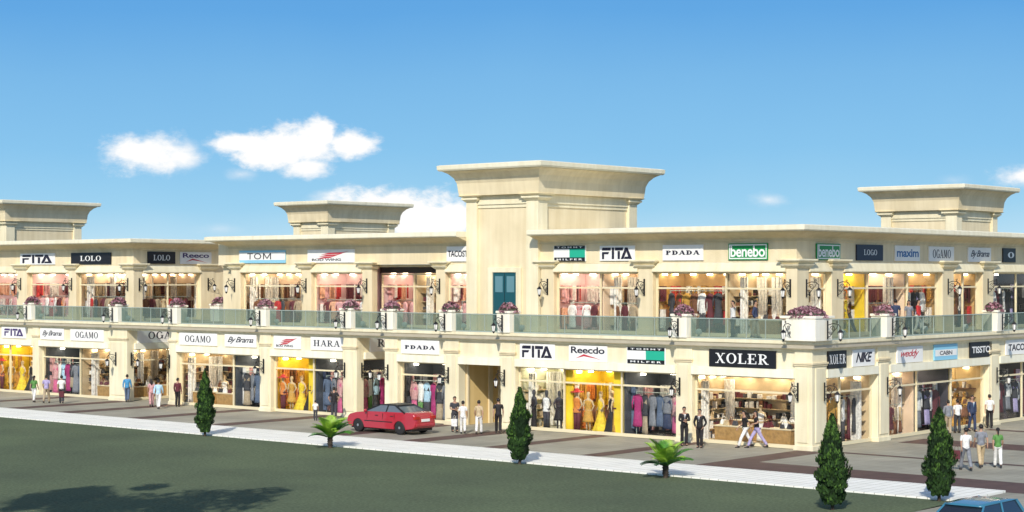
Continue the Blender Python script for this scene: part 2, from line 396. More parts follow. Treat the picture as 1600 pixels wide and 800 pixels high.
# ------------------------------------------------------------------ shop windows
def window(face, s0, s1, z0, z1, mull=(), d=-0.32, transom=None, lint=None, fm='frame', sill=0.16):
    fr = MB(); w = 0.07
    face.box(fr, s0, s1, d - 0.05, d + 0.08, z0, z0 + sill)
    face.box(fr, s0, s1, d - 0.05, d + 0.05, z1 - 0.09, z1)
    xs = [s0] + list(mull) + [s1]
    for i, m in enumerate(xs):
        a = m if i == 0 else m - w / 2 if i < len(xs) - 1 else m - w
        face.box(fr, a, a + w, d - 0.05, d + 0.06, z0 + sill, z1 - 0.09)
    if transom:
        for i in range(len(xs) - 1):
            face.box(fr, xs[i] + w, xs[i + 1] - w, d - 0.035, d + 0.05, transom, transom + 0.085)
    o = fr.build('shop_window', M[fm], mall)
    for i in range(len(xs) - 1):
        p = MB()
        a = face.p(xs[i] + w / 2, d, z0 + sill); b = face.p(xs[i + 1] - w / 2, d, z0 + sill)
        c = face.p(xs[i + 1] - w / 2, d, z1 - 0.09); e = face.p(xs[i] + w / 2, d, z1 - 0.09)
        p.quad(a, b, c, e); p.build('pane', M['pane'], o)
    if lint:
        lb = MB()
        if lint == 'g': face.box(lb, s0, s1, -0.02, 0.13, Z1 - 0.01, 3.62)
        else: face.prism(lb, [(-0.33, Z2), (0.12, Z2), (0.13, Z2 + 0.05), (0.02, 8.49), (-0.33, 8.49)], s0 + 0.01, s1 - 0.01)
        lb.build('lintel' if lint == 'g' else 'canopy', M['lintel' if lint == 'g' else 'stone_pale'], mall)

T1, T2 = 2.48, 7.22
G0 = 0.02
for f_, a, b, mu in ((FG, -75, -59.35, (-66, -62.4)), (FG, -58.63, -51.09, (-54.6,)), (FG, -44.45, -36.89, (-39.6,)), (FG, -35.95, -29.98, (-32.7,)), (FG, -25.77, -22.29, ()),
                  (FG, -17.4, -7.39, (-14.47, -10.86)), (FG, -6.47, -0.86, ()), (SG, 1.2, 5.9, (2.95,)), (SG, 7.02, 17.69, (10.4, 14.06)), (SG, 18.9, 29, (22.4,)), (AG, 0.5, 6.4, (3.4,)), (BG, 0.5, 4.6, ())):
    window(f_, a, b, G0, Z1, mu, transom=T1, lint='g')
for f_, a, b, mu in ((FU, -75, -64.1, (-68,)), (FU, -62.9, -58.2, ()), (FU, -57.35, -52.1, ()), (FU, -40.9, -35.5, ()), (FU, -34.7, -30.5, ()), (FU, -24.1, -22.4, ()), (FU, -16.5, -11.1, (-13.7,)),
                  (FU, -10.2, -2.55, (-6.1,)), (SU, 3.0, 5.07, ()), (SU, 6.2, 16.4, (9.1, 13.2)), (SU, 17.7, 21.1, (19.4,)), (SU, 22.4, 32, (26,)), (AU, 2.7, 7.5, (5.0,))):
    window(f_, a, b, ZT + 0.004, Z2, mu, transom=T2, lint='u')
window(RU, -30.25, -24.9, ZT + 0.004, 8.0, (-27.7,), d=-0.02, transom=T2)

# ------------------------------------------------------------------ shop rooms
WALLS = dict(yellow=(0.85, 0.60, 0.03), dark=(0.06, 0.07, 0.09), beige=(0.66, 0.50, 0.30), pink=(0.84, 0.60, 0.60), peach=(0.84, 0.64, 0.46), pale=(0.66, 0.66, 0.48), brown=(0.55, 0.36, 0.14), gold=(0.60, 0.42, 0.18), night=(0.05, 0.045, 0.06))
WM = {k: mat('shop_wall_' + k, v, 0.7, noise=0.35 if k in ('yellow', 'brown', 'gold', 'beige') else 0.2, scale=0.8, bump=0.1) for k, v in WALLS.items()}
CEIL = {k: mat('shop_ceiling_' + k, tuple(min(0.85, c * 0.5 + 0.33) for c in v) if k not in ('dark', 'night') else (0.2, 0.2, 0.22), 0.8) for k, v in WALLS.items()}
FLO = {k: mat('shop_floor_' + k, tuple(c * 0.55 + 0.12 for c in v), 0.25, noise=0.15, scale=2) for k, v in WALLS.items()}

def room(x0, x1, y0, y1, z0, z1, kind, right_open=False, lights=2, strength=1.0):
    mb = MB(); t = 0.06
    mb.box(x0, x1, y1, y1 + t, z0, z1, 0)                       # back wall
    mb.box(x0 - t, x0, y0, y1 + t, z0, z1, 0)                   # far side wall
    if not right_open: mb.box(x1, x1 + t, y0, y1 + t, z0, z1, 0)
    mb.box(x0, x1, y0, y1, z1 - 0.05, z1, 1)
    mb.box(x0, x1, y0, y1, z0, z0 + 0.03, 2)
    # dropped ceiling coffer
    mb.box(x0 + 0.5, x1 - 0.5, y0 + 0.7, y1 - 0.5, z1 - 0.22, z1 - 0.052, 1)
    o = mb.build('shop_interior', [WM[kind], CEIL[kind], FLO[kind]], mall)
    _rs[0] += 1; decor(o, lambda s, d, z: (s, y1 - d, z), x0 + .12, x1 - .12, 0, z0, z1, kind, _rs[0])
    _rs[0] += 1; decor(o, lambda s, d, z: (x0 + d, s, z), y0 + .35, y1 - .5, 0, z0, z1, kind, _rs[0])
    if kind == 'yellow':
        for a_, b_2 in ((x0, x0 + .34), (x1 - .5, x1)): MB().box(a_ + .003, b_2 - .003, y0 + .03, y0 + .12, z0 + .04, z1 - .06).build('side_panel', WM['yellow'], o)
    n = max(1, int(round((x1 - x0) / 2.0)))
    for i in range(n):
        cx = x0 + (i + 0.5) * (x1 - x0) / n; cy = y0 + (y1 - y0) * 0.42
        lb = MB().box(cx - 0.28, cx + 0.28, cy - 0.28, cy + 0.28, z1 - 0.26, z1 - 0.222)
        lb.build('ceiling_light', M['shoplight'], o)

MERCH = dict(yellow=('gold', 'yellow', 'orange', 'brown', 'white'), dark=('denim', 'grey', 'white', 'navy', 'rose', 'charcoal'), beige=('white', 'beige', 'brown', 'charcoal', 'black', 'white', 'maroon'), pink=('white', 'rose', 'rose', 'red', 'white', 'maroon', 'peach'),
             peach=('brown', 'white', 'maroon', 'beige', 'khaki'), pale=('white', 'beige', 'khaki'), brown=('gold', 'red', 'brown', 'maroon', 'white'), gold=('gold', 'brown', 'white', 'beige'), night=('charcoal', 'white', 'lilac', 'maroon', 'grey'))
def decor(o, frame, s0, s1, dep, z0, z1, kind, sd):
    """lamps, drapes and shelf goods along a back wall; frame(s, d, z) with d measured from the wall into the room"""
    r = random.Random(sd); L = s1 - s0
    def bx(mb, a, b, d0, d1, za_, zb2, mi=0):
        p, q = frame(a, d0, za_), frame(b, d1, zb2)
        mb.box(min(p[0], q[0]), max(p[0], q[0]), min(p[1], q[1]), max(p[1], q[1]), za_, zb2, mi)
    n = max(2, int(L / .85)) if kind not in ('dark', 'night') else max(1, int(L / 1.6))
    for i in range(n):
        s = s0 + L * (i + .5) / n
        mb = MB(); bx(mb, s - .13, s + .13, .06, .2, z1 - .50, z1 - .38); mb.build('wall_light', M['spot'], o)
    if kind in ('beige', 'pale', 'peach'):
        m_ = max(1, int(L / 2.4))
        for i in range(m_ + 1):
            s = s0 + .35 + (L - .7) * i / m_
            mb = MB(); mb.v = []
            p0 = frame(s, .42, 0)
            for k in range(5):
                bx(mb, s - .28 + .112 * k, s - .28 + .112 * k + .10, .34 + .05 * (k % 2), .44 + .05 * (k % 2), z0 + .06, z1 - .60)
            mb.build('drape', fab('white'), o)
    cols = MERCH[kind]; mb = MB()
    if kind in ('dark', 'night', 'pink', 'brown', 'yellow', 'peach'):
        for zz, hh in ((z0 + .12, 1.12), (z0 + 1.42, .98)):
            s = s0 + .12; c = r.randrange(len(cols)); run = 0
            while s < s1 - .2:
                w = r.uniform(.05, .12); h = hh * r.uniform(.72, 1.0)
                if run <= 0: c = r.randrange(len(cols)); run = r.randint(1, 4)
                run -= 1
                dd = .16 + r.uniform(0, .16)
                if r.random() < .9: bx(mb, s, s + w, .03, dd, zz + hh - h, zz + hh, c)
                s += w + r.uniform(.006, .03)
    else:
        for k in range(0, 5):
            zz = z0 + .06 + k * .47; s = s0 + .1
            bx(mb, s0 + .02, s1 - .02, .003, .30, zz - .035, zz - .002, 1)
            while s < s1 - .4:
                w = r.uniform(.08, .28); h = r.uniform(.12, .36)
                if r.random() < .86: bx(mb, s, s + w, .04 + r.uniform(0, .06), .27, zz, zz + h, r.randrange(len(cols)))
                s += w + r.uniform(.01, .08)
    q = mb.build('shelf_merchandise', [fab(c) for c in cols]); q['kind'] = 'stuff'
_rs = [100]
GZ0, GZ1 = 0.012, 3.46
UZ0, UZ1 = 4.953, 8.4
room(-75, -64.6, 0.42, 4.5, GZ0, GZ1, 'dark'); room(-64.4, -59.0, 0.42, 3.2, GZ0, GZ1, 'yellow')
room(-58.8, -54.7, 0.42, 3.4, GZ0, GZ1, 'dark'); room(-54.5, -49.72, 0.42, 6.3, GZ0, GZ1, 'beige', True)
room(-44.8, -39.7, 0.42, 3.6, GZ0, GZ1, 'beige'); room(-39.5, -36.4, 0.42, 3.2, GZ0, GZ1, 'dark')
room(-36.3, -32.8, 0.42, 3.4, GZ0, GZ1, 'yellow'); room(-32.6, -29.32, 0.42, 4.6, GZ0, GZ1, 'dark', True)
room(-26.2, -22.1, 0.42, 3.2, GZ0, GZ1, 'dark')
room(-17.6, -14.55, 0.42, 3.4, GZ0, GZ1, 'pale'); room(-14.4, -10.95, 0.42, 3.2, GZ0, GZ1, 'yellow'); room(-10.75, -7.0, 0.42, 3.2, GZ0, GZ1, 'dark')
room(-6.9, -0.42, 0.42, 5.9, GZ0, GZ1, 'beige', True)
def sroom(y0, y1, dep, z0, z1, kind, c=-0.42):
    """a room opening to the side facade"""
    room_rot(y0, y1, dep, z0, z1, kind, c)
def room_rot(y0, y1, dep, z0, z1, kind, c):
    mb = MB(); t = 0.06; x1 = c; x0 = c - dep
    mb.box(x0 - t, x0, y0, y1, z0, z1, 0); mb.box(x0 - t, x1, y1, y1 + t, z0, z1, 0); mb.box(x0 - t, x1, y0 - t, y0, z0, z1, 0)
    mb.box(x0, x1, y0, y1, z1 - 0.05, z1, 1); mb.box(x0, x1, y0, y1, z0, z0 + 0.03, 2)
    mb.box(x0 + 0.5, x1 - 0.7, y0 + 0.5, y1 - 0.5, z1 - 0.22, z1 - 0.052, 1)
    o = mb.build('shop_interior', [WM[kind], CEIL[kind], FLO[kind]], mall)
    _rs[0] += 1; decor(o, lambda s, d, z: (x0 + d, s, z), y0 + .12, y1 - .12, 0, z0, z1, kind, _rs[0])
    _rs[0] += 1; decor(o, lambda s, d, z: (s, y1 - d, z), x0 + .5, x1 - .35, 0, z0, z1, kind, _rs[0])
    n = max(1, int(round((y1 - y0) / 2.0)))
    for i in range(n):
        cy = y0 + (i + 0.5) * (y1 - y0) / n; cx = x1 - dep * 0.42
        MB().box(cx - 0.28, cx + 0.28, cy - 0.28, cy + 0.28, z1 - 0.26, z1 - 0.222).build('ceiling_light', M['shoplight'], o)
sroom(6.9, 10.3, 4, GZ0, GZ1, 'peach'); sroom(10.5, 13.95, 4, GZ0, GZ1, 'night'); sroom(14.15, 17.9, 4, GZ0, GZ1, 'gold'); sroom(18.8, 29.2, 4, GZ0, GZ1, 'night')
def partition(x0, x1, y, z0, z1, kind):
    o = MB().box(x0, x1, y, y + .1, z0, z1 - .1).build('display_partition', WM[kind], mall)
    _rs[0] += 1; decor(o, lambda s, d, z: (s, y - d, z), x0 + .05, x1 - .05, 0, z0, z1, kind, _rs[0])
partition(-54.4, -51.6, 3.5, .045, GZ1, 'beige'); partition(-6.85, -2.3, 3.5, .045, GZ1, 'beige'); partition(-57.6, -53.6, 5.2, UZ0 + .035, UZ1, 'peach'); partition(-5.95, -4.3, 5.0, UZ0 + .035, UZ1, 'beige')
# upper rooms
room(-75, -63.4, 2.42, 5.6, UZ0, UZ1, 'pink'); room(-63.2, -57.9, 2.42, 5.2, UZ0, UZ1, 'pink')
room(-57.7, -51.72, 2.42, 8.4, UZ0, UZ1, 'peach', True)
room(-41.4, -35.2, 2.42, 5.2, UZ0, UZ1, 'peach'); room(-35.0, -30.6, 2.42, 5.1, UZ0, UZ1, 'pink')
room(-30.35, -27.8, 3.4, 6.2, UZ0, UZ1, 'pink'); room(-27.6, -24.6, 3.4, 6.2, UZ0, UZ1, 'beige')
room(-24.4, -22.5, 2.42, 5.0, UZ0, UZ1, 'pink')
room(-16.9, -13.8, 2.42, 5.1, UZ0, UZ1, 'pink'); room(-13.6, -10.7, 2.42, 5.1, UZ0, UZ1, 'peach')
room(-10.5, -6.2, 2.42, 5.1, UZ0, UZ1, 'brown'); room(-6.0, -2.42, 2.42, 5.6, UZ0, UZ1, 'beige', True)
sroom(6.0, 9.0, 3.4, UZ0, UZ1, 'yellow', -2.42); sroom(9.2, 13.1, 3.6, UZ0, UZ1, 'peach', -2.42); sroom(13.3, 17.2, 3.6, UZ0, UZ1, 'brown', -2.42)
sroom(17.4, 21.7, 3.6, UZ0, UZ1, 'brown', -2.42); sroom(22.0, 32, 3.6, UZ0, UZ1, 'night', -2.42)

# solid backs: side walls of blocks, passage, alley ends
wl = MB()
wl.box(-49.7, -49.28, 7.2, 13, 0, 4.6)                    # alley side wall beyond its shop
wl.box(-45.18, -44.9, 0.5, 13, 0, 4.44)                  # middle block flank
wl.box(-49.3, -45.2, 13, 13.3, 0, 4.6)
wl.build('wall', M['stone'], mall)
MB().box(-28.9, -26.75, 5.0, 5.3, 0, 4.44).build('wall', M['stone'], mall)
MB().box(-26.74, -26.3, 0.5, 5.0, 0, 4.44).build('wall', M['stone'], mall)
MB().box(-51.7, -51.28, 8.7, 12.6, ZT, 8.5).build('wall', M['stone'], mall)
MB().box(-43.0, -41.55, 2.4, 12.6, ZT, 9.8).build('wall', M['stone'], mall)
MB().box(-51.3, -41.6, 12.6, 12.9, ZT, 9.9).build('wall', M['stone'], mall)
MB().box(-51.2, -43.1, 12.3, 12.597, ZT + 0.01, 8.0).build('dark_shop_panel', WM['night'], mall)  # flat dark panel painted in place of the dim shop interior
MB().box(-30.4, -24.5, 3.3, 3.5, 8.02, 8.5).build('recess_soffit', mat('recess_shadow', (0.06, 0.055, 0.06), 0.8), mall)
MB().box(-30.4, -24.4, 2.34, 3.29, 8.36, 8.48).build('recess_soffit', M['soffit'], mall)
# entrance passage
MB().box(-21.55, -21.31, 0.5, 3.4, 0, 4.44).build('entrance_wall', M['ochre'], mall)
MB().box(-18.39, -18.0, 0.5, 3.4, 0, 4.44).build('entrance_wall', M['stone'], mall)
MB().box(-21.3, -21.22, 2.3, 2.6, 0, 3.5).box(-21.3, -21.22, 0.55, 0.7, 0, 3.5).build('pilaster', M['stone'], mall)
MB().box(-21.3, -18.4, 3.1, 3.4, 0.0, 4.44).build('entrance_wall', M['stone'], mall)
d_ = MB().box(-20.9, -18.6, 3.02, 3.097, 0.0, 3.2).build('door', M['dgreen'], mall)
MB().box(-19.77, -19.73, 2.99, 3.018, 0.05, 3.15).build('door_seam', M['black'], d_)
MB().box(-19.66, -19.62, 2.94, 2.988, 1.0, 1.3).build('handle', M['chrome'], d_)
MB().box(-21.3, -18.4, -0.03, 0.14, Z1 - 0.01, 3.62).build('lintel', M['lintel'], mall) if False else None
lb = MB(); FG.box(lb, -21.3, -18.4, -0.02, 0.13, Z1 - 0.01, 3.62); lb.build('lintel', M['lintel'], mall)
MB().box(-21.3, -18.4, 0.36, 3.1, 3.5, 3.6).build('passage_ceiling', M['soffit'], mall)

# ------------------------------------------------------------------ towers
def ring_sweep(mb, rect, prof, mi=0):
    x0, x1, y0, y1 = rect
    rs = [[(x0 - d, y0 - d, z), (x1 + d, y0 - d, z), (x1 + d, y1 + d, z), (x0 - d, y1 + d, z)] for d, z in prof]
    return mb.rings(rs, mi)
def tower(x0, x1, y0, y1, zb, ztop, door=False):
    t = ztop
    body = MB(); ring_sweep(body, (x0, x1, y0, y1), [(0, zb), (0, t - 1.55)])
    o = body.build('tower', M['stone'], mall)
    pil = []
    pw = 0.62
    for (a, b, c, e) in ((x0 - .12, x0 + pw, y0 - .18, y0 + .3), (x1 - pw, x1 + .18, y0 - .18, y0 + pw), (x1 - .3, x1 + .18, y1 - pw, y1 + .12)):
        MB().box(a, b, c, e, zb, t - 1.95).build('pilaster', M['stone_pale'], o, bevel=0.015)
        cb = MB(); cb.frus((a - .02, b + .02, c - .02, e + .02), (a - .16, b + .16, c - .16, e + .16), t - 1.95, t - 1.82).box(a - .2, b + .2, c - .2, e + .2, t - 1.82, t - 1.72).frus((a - .12, b + .12, c - .12, e + .12), (a - .34, b + .34, c - .34, e + .34), t - 1.72, t - 1.6)
        cb.build('capital', M['stone_pale'], o, bevel=0.008)
    # recessed panel surround between pilasters
    bm_ = MB(); bm_.box(x0 + pw + .003, x1 - pw - .003, y0 - 0.12, y0 + .05, t - 2.1, t - 1.62).box(x1 - .05, x1 + .12, y0 + pw + .003, y1 - pw - .003, t - 2.1, t - 1.62)
    bm_.box(x0 + pw + .003, x1 - pw - .003, y0 - 0.06, y0 + .05, t - 2.28, t - 2.103).box(x1 - .05, x1 + .06, y0 + pw + .003, y1 - pw - .003, t - 2.28, t - 2.103)
    bm_.build('tower_beam', M['stone_pale'], o, bevel=0.01)
    en = MB(); ring_sweep(en, (x0, x1, y0, y1), [(0.0, t - 1.615), (0.42, t - 1.6), (0.44, t - 1.46), (0.46, t - 1.3), (0.5, t - 0.95), (0.62, t - 0.66), (0.84, t - 0.42), (1.06, t - 0.3), (0.0, t - 0.29)])
    en.build('entablature', M['stone'], o)
    sl = MB(); ring_sweep(sl, (x0, x1, y0, y1), [(0, t - 0.288), (1.2, t - 0.285), (1.26, t - 0.2), (1.28, t), (1.15, t + 0.04), (0.0, t + 0.06)])
    sl.build('cornice', M['roofcap'], o, bevel=0.01)
    return o
tw = tower(-22.3, -17.6, 1.96, 10.3, ZT, 13.75)
# surround and teal double door at the tower foot
ds = MB().box(-20.95, -20.62, 1.84, 1.955, ZT, 8.3).box(-18.98, -18.65, 1.84, 1.955, ZT, 8.3).box(-20.62, -18.98, 1.84, 1.955, 8.05, 8.3)
ds.build('door_surround', M['stone_pale'], tw, bevel=0.01)
td = MB().box(-20.61, -18.99, 1.90, 1.957, ZT, 8.045).build('door', M['teal'], tw)
MB().box(-19.81, -19.79, 1.885, 1.899, ZT + .05, 8.0).build('door_seam', M['black'], td)
for x in (-20.45, -19.65): MB().box(x, x + 0.52, 1.885, 1.899, 7.0, 7.85).build('door_light', mat('door_glass', (0.12, 0.25, 0.29), 0.1), td)
tower(-65.4, -61.7, 29.1, 36.4, 9.5, 13.75)
tower(-85.9, -81.0, 12.5, 19.4, 9.5, 13.8)
tower(-17.1, -11.9, 37.7, 43.4, 9.5, 13.75)

# ------------------------------------------------------------------ terrace railing
def rail(face, s0, s1):
    d = 0.14; z0, z1 = ZT + 0.06, 5.86
    L = s1 - s0; n = max(1, int(round(L / 1.05)))
    fr = MB()
    face.box(fr, s0, s1, d - 0.03, d + 0.03, z1, z1 + 0.045)
    face.box(fr, s0, s1, d - 0.025, d + 0.025, ZT + 0.002, z0)
    for i in range(n + 1):
        s = s0 + L * i / n; w = 0.011
        a = min(max(s - w, s0), s1 - 2 * w)
        face.box(fr, a, a + 2 * w, d - 0.016, d + 0.03, z0, z1)
    o = fr.build('balustrade', M['rail_metal'], mall)
    for i in range(n):
        a = s0 + L * i / n + 0.022; b = s0 + L * (i + 1) / n - 0.022
        p = MB(); p.quad(face.p(a, d, z0 + .002), face.p(b, d, z0 + .002), face.p(b, d, z1 - .002), face.p(a, d, z1 - .002))
        p.build('glass_panel', M['rail_glass'], o)
PX = [-59.4, -50.2, -44.4, -36.4, -29.4, -26.2, -21.9, -17.9, -6.95]   # planter centres along the front
edges = [-75] + [v for x in PX for v in (x - 0.5, x + 0.5)] + [-1.3]
for i in range(0, len(edges), 2): rail(FG, edges[i], edges[i + 1])
PS = [6.5, 18.3]
edges = [1.1, 6.0, 7.0, 17.8, 18.8, 33]
for i in range(0, len(edges), 2): rail(SG, edges[i], edges[i + 1])

# ------------------------------------------------------------------ planters
def flowers(cx, cy, rx, ry, z, n, rnd):
    mb = MB(); 
    for k in range(n):
        a = rnd.random() * 2 * PI; q = math.sqrt(rnd.random())
        x = cx + rx * q * math.cos(a); y = cy + ry * q * math.sin(a)
        h = z + 0.06 + 0.36 * (1 - q * q) * (0.6 + 0.5 * rnd.random()) - (0.10 if q > 0.85 else 0)
        s = 0.035 + 0.04 * rnd.random()
        t = Vector((rnd.uniform(-1, 1), rnd.uniform(-1, 1), rnd.uniform(.1, 1))).normalized()
        u = t.orthogonal().normalized(); w = t.cross(u)
        p = Vector((x, y, h))
        mb.add([p - u * s - w * s, p + u * s - w * s * .7, p + u * s + w * s, p - u * s * .7 + w * s], [(0, 1, 2, 3)], 0 if rnd.random() < .5 else (1 if rnd.random() < .75 else 2))
    # leafy mound underneath
    rs = [[(cx + rx * .93 * math.cos(PI * .5 * k / 4) * math.cos(2 * PI * i / 12), cy + ry * .93 * math.cos(PI * .5 * k / 4) * math.sin(2 * PI * i / 12), z + .02 + .27 * math.sin(PI * .5 * k / 4)) for i in range(12)] for k in range(5)]
    mb.rings(rs, 2)
    return mb
def planter(face, s, label, w=0.46, d0=-0.42, d1=0.46, w2=None, loc=None):
    r = random.Random(int(abs(s) * 100) + 3)
    c = face.p(s, (d0 + d1) / 2, ZT + 0.003)
    o = empty('planter', c); tag(o, label, 'planter', 'white planters along the terrace')
    hw = w; hd = (d1 - d0) / 2
    if face.k == 's': hw, hd = hd, hw
    b = MB(); b.frus((-hw * .88, hw * .88, -hd * .88, hd * .88), (-hw * .97, hw * .97, -hd * .97, hd * .97), 0, 0.95)
    b.box(-hw * .93, hw * .93, -hd * .93, hd * .93, .952, 1.0)
    b.build('planter_box', M['white'], o, bevel=0.02)
    rm = MB(); rm.box(-hw * 1.04, hw * 1.04, -hd * 1.04, hd * 1.04, 1.002, 1.12); rm.build('rim', M['white'], o, bevel=0.02)
    flowers(0, 0, hw * 1.15, hd * 1.15, 1.10, 420, r).build('flowers', [M['flower'], M['flower2'], M['fleaf']], o)
    return o
PLD = ['white planter of mauve flowers above the leftmost ground-floor pillar', 'white planter of mauve flowers at the left corner of the first passage',
       'white planter of mauve flowers at the right corner of the first passage', 'white planter below the light blue sign, mauve flowers on top',
       'white planter at the left side of the narrow gap beside the dark recess', 'white planter at the right side of the narrow gap, in front of the dark recess',
       'white planter on the left pillar of the open entrance passage', 'white planter in front of the teal door under the tall tower',
       'white planter on the pillar between green-teal flag sign and big black sign']
for x, l in zip(PX, PLD): planter(FG, x, l)
planter(SG, PS[0], 'white planter of mauve flowers on the first pillar of the side facade')
planter(SG, PS[1], 'white planter of mauve flowers at the far right end of the side terrace')
p_ = planter(FG, -47.6, 'white planter standing back inside the first passage terrace, partly hidden by glass'); p_.location = (-46.9, 5.4, ZT + .003)
# corner double planter: square plinth with two flowered troughs
o = empty('corner_planter', (-0.42, 0.32, ZT + .003)); tag(o, 'wide white double planter with mauve flowers on the building corner', 'planter', 'white planters along the terrace')
MB().box(-.86, .84, -.78, .76, 0, .95).build('planter_box', M['white'], o, bevel=.03)
MB().box(-.60, .93, -.86, -.785, 0, .99).box(.845, .92, -.784, .62, 0, .99).build('corner_pier', M['white'], o, bevel=.015)
MB().box(-.90, .96, -.90, .80, 1.0, 1.12).build('rim', M['white'], o, bevel=.02)
rr = random.Random(5)
flowers(0, -.05, .98, .92, 1.1, 1100, rr).build('flowers', [M['flower'], M['flower2'], M['fleaf']], o)

# ------------------------------------------------------------------ wall lanterns
def make_lantern():
    o = empty('wall_lantern')
    br = MB(); br.box(-.035, .035, -.03, 0.0, -.35, .38)
    br.tube([(0, -.03, .20), (0, -.25, .27), (0, -.48, .24), (0, -.58, .14)], .017)
    sc = [(0, -.24 + .12 * (1 - t / 14) * math.cos(t * .75), .07 + .12 * (1 - t / 14) * math.sin(t * .75)) for t in range(0, 12)]
    br.tube(sc, .014, 5)
    sc = [(0, -.13 + .07 * (1 - t / 14) * math.cos(-t * .8 + 1), -.10 + .07 * (1 - t / 14) * math.sin(-t * .8 + 1)) for t in range(0, 12)]
    br.tube(sc, .012, 5)
    br.tube([(0, -.03, -.28), (0, -.14, -.22), (0, -.26, -.06), (0, -.42, .10), (0, -.48, .235)], .014, 5)
    sc = [(0, -.42 + .06 * (1 - t / 14) * math.cos(t * .8 + 2), .33 + .06 * (1 - t / 14) * math.sin(t * .8 + 2)) for t in range(0, 12)]
    br.tube(sc, .011, 5)
    br.tube([(0, -.58, .15), (0, -.58, .03)], .012, 5)
    br.build('bracket', M['iron'], o)
    gl = MB(); gl.lathe([(.055, -.33), (.095, -.08)], (0, -.58, 0), 6); gl.build('glass_shade', M['lamp_glass'], o)
    cg = MB(); cg.lathe([(.125, -.08), (.11, -.055), (.06, .0), (.03, .04)], (0, -.58, 0), 6); cg.lathe([(.02, -.42), (.045, -.385), (.065, -.335), (.06, -.325)], (0, -.58, 0), 6)
    for k in range(6):
        a = 2 * PI * k / 6
        cg.tube([(.06 * math.cos(a), -.58 + .06 * math.sin(a), -.33), (.10 * math.cos(a), -.58 + .10 * math.sin(a), -.08)], .008, 4)
    cg.build('lantern_cage', M['iron'], o)
    o.scale = (1.15,) * 3
    return o
lan0 = make_lantern(); first = [True]
LG = 'black wrought-iron wall lanterns'
tag(lan0, '', 'lantern', LG)
def lantern(face, s, d, z, label):
    p = face.p(s, d, z); rz = face.rz()
    if first[0]:
        lan0.location = p; lan0.rotation_euler = (0, 0, rz); lan0['label'] = label; first[0] = False
        return
    dup(lan0, p, rz, label, LG, 1.15)
# ground floor
zl = 2.62
for f_, s, l in ((FG, -50.3, 'pale corner pillar at the left of the first passage'), (FG, -45.0, 'pillar at the right of the first passage'), (FG, -36.45, 'pillar behind the first column-shaped evergreen'),
                 (FG, -29.75, 'front of the pillar left of the lone capital letter sign'), (FG, -26.4, 'pillar behind the red car'), (FG, -21.95, 'left pillar of the open entrance passage'),
                 (FG, -18.05, 'right pillar of the entrance, beside the dark green door'), (FG, -7.1, 'pillar behind the two men in dark suits'), (FG, -.62, 'front face of the big corner pillar'),
                 (SG, .85, 'side face of the big corner pillar'), (SG, 6.65, 'second side pillar, above the peach-lit window'), (SG, 18.4, 'last side pillar at the right edge'), (AG, .2, 'passage side of the left corner pillar'), (BG, .25, 'narrow-gap side of the corner pillar')):
    lantern(f_, s, .15 if f_ in (FG, SG) else .08, zl, 'ground-floor iron lantern, ' + l)
# planters
for f_, s, l in ((FG, -59.4, 'leftmost planter'), (FG, -50.2, 'planter at the left of the first passage'), (FG, -44.4, 'planter at the right of the first passage'), (FG, -36.4, 'planter under the light blue sign'),
                 (FG, -29.4, 'planter left of the narrow gap'), (FG, -26.2, 'planter right of the narrow gap'), (FG, -21.9, 'planter on the left of the entrance'), (FG, -17.9, 'planter in front of the teal door'),
                 (FG, -6.95, 'planter beside the big black sign'), (FG, -.75, 'front of the wide corner planter'), (SG, .42, 'side of the wide corner planter'), (SG, 6.5, 'planter on the first side pillar'), (SG, 18.3, 'planter at the far right')):
    lantern(f_, s, .50 if f_ is FG or s > 1 else .56, ZT + .48, 'black iron lantern fixed to the ' + l)
# upper columns
zu = 7.28
for f_, s, l in ((FU, -63.6, 'leftmost upper column'), (FU, -57.8, 'upper column between the first stencil sign and first black sign'), (FU, -51.8, 'front of the upper column at the left corner'), (AU, 2.4, 'passage side of the left upper corner column'),
                 (AU, 8.1, 'far column inside the upper passage'), (FU, -41.4, 'upper column left of the light blue sign'), (FU, -35.1, 'upper column right of the light blue sign'), (FU, -30.1, 'upper column left of the dark recess'),
                 (FU, -24.5, 'upper column right of the dark recess'), (FU, -16.9, 'upper column beside the tower foot'), (FU, -10.7, 'upper column between two white signs right of the tower'), (FU, -2.3, 'front of the upper corner column'),
                 (SU, 2.75, 'side of the upper corner column'), (SU, 5.6, 'upper side column next to the yellow-lit window'), (SU, 17.0, 'upper side column before the script sign'), (SU, 21.7, 'last upper side column')):
    lantern(f_, s, .06 if f_ in (FU, SU) else .06, zu, 'iron lantern on the ' + l)

# small white terrace lamps standing behind the glass
def terrace_lamp(p, label):
    o = empty('terrace_lamp', p); tag(o, label, 'lamp', 'small white lamps on the terrace floor')
    MB().lathe([(.09, 0), (.09, .05), (.05, .08), (.05, .14)], n=10).build('base', M['rail_metal'], o)
    MB().lathe([(.05, .14), (.13, .18), (.16, .28), (.13, .38), (.05, .42)], n=12).build('lamp_shade', M['lamp_glass'], o, smooth=True)
for x, l in ((-58.6, 'leftmost planter'), (-49.4, 'planter left of the first passage'), (-43.6, 'planter right of the first passage'), (-35.6, 'planter under the light blue sign'), (-28.6, 'planter left of the narrow gap'),
             (-25.4, 'planter right of the narrow gap'), (-21.1, 'planter at the entrance pillar'), (-17.1, 'planter in front of the teal door'), (-6.2, 'planter beside the big black sign')):
    terrace_lamp((x, .12, ZT + .003), 'small white globe lamp just right of the ' + l)
for y, l in ((3.4, 'behind the glass between the corner and first side planter'), (11.5, 'in the middle of the long side terrace'), (15.9, 'near the last side planter')):
    terrace_lamp((-.4, y, ZT + .003), 'small white globe lamp ' + l)

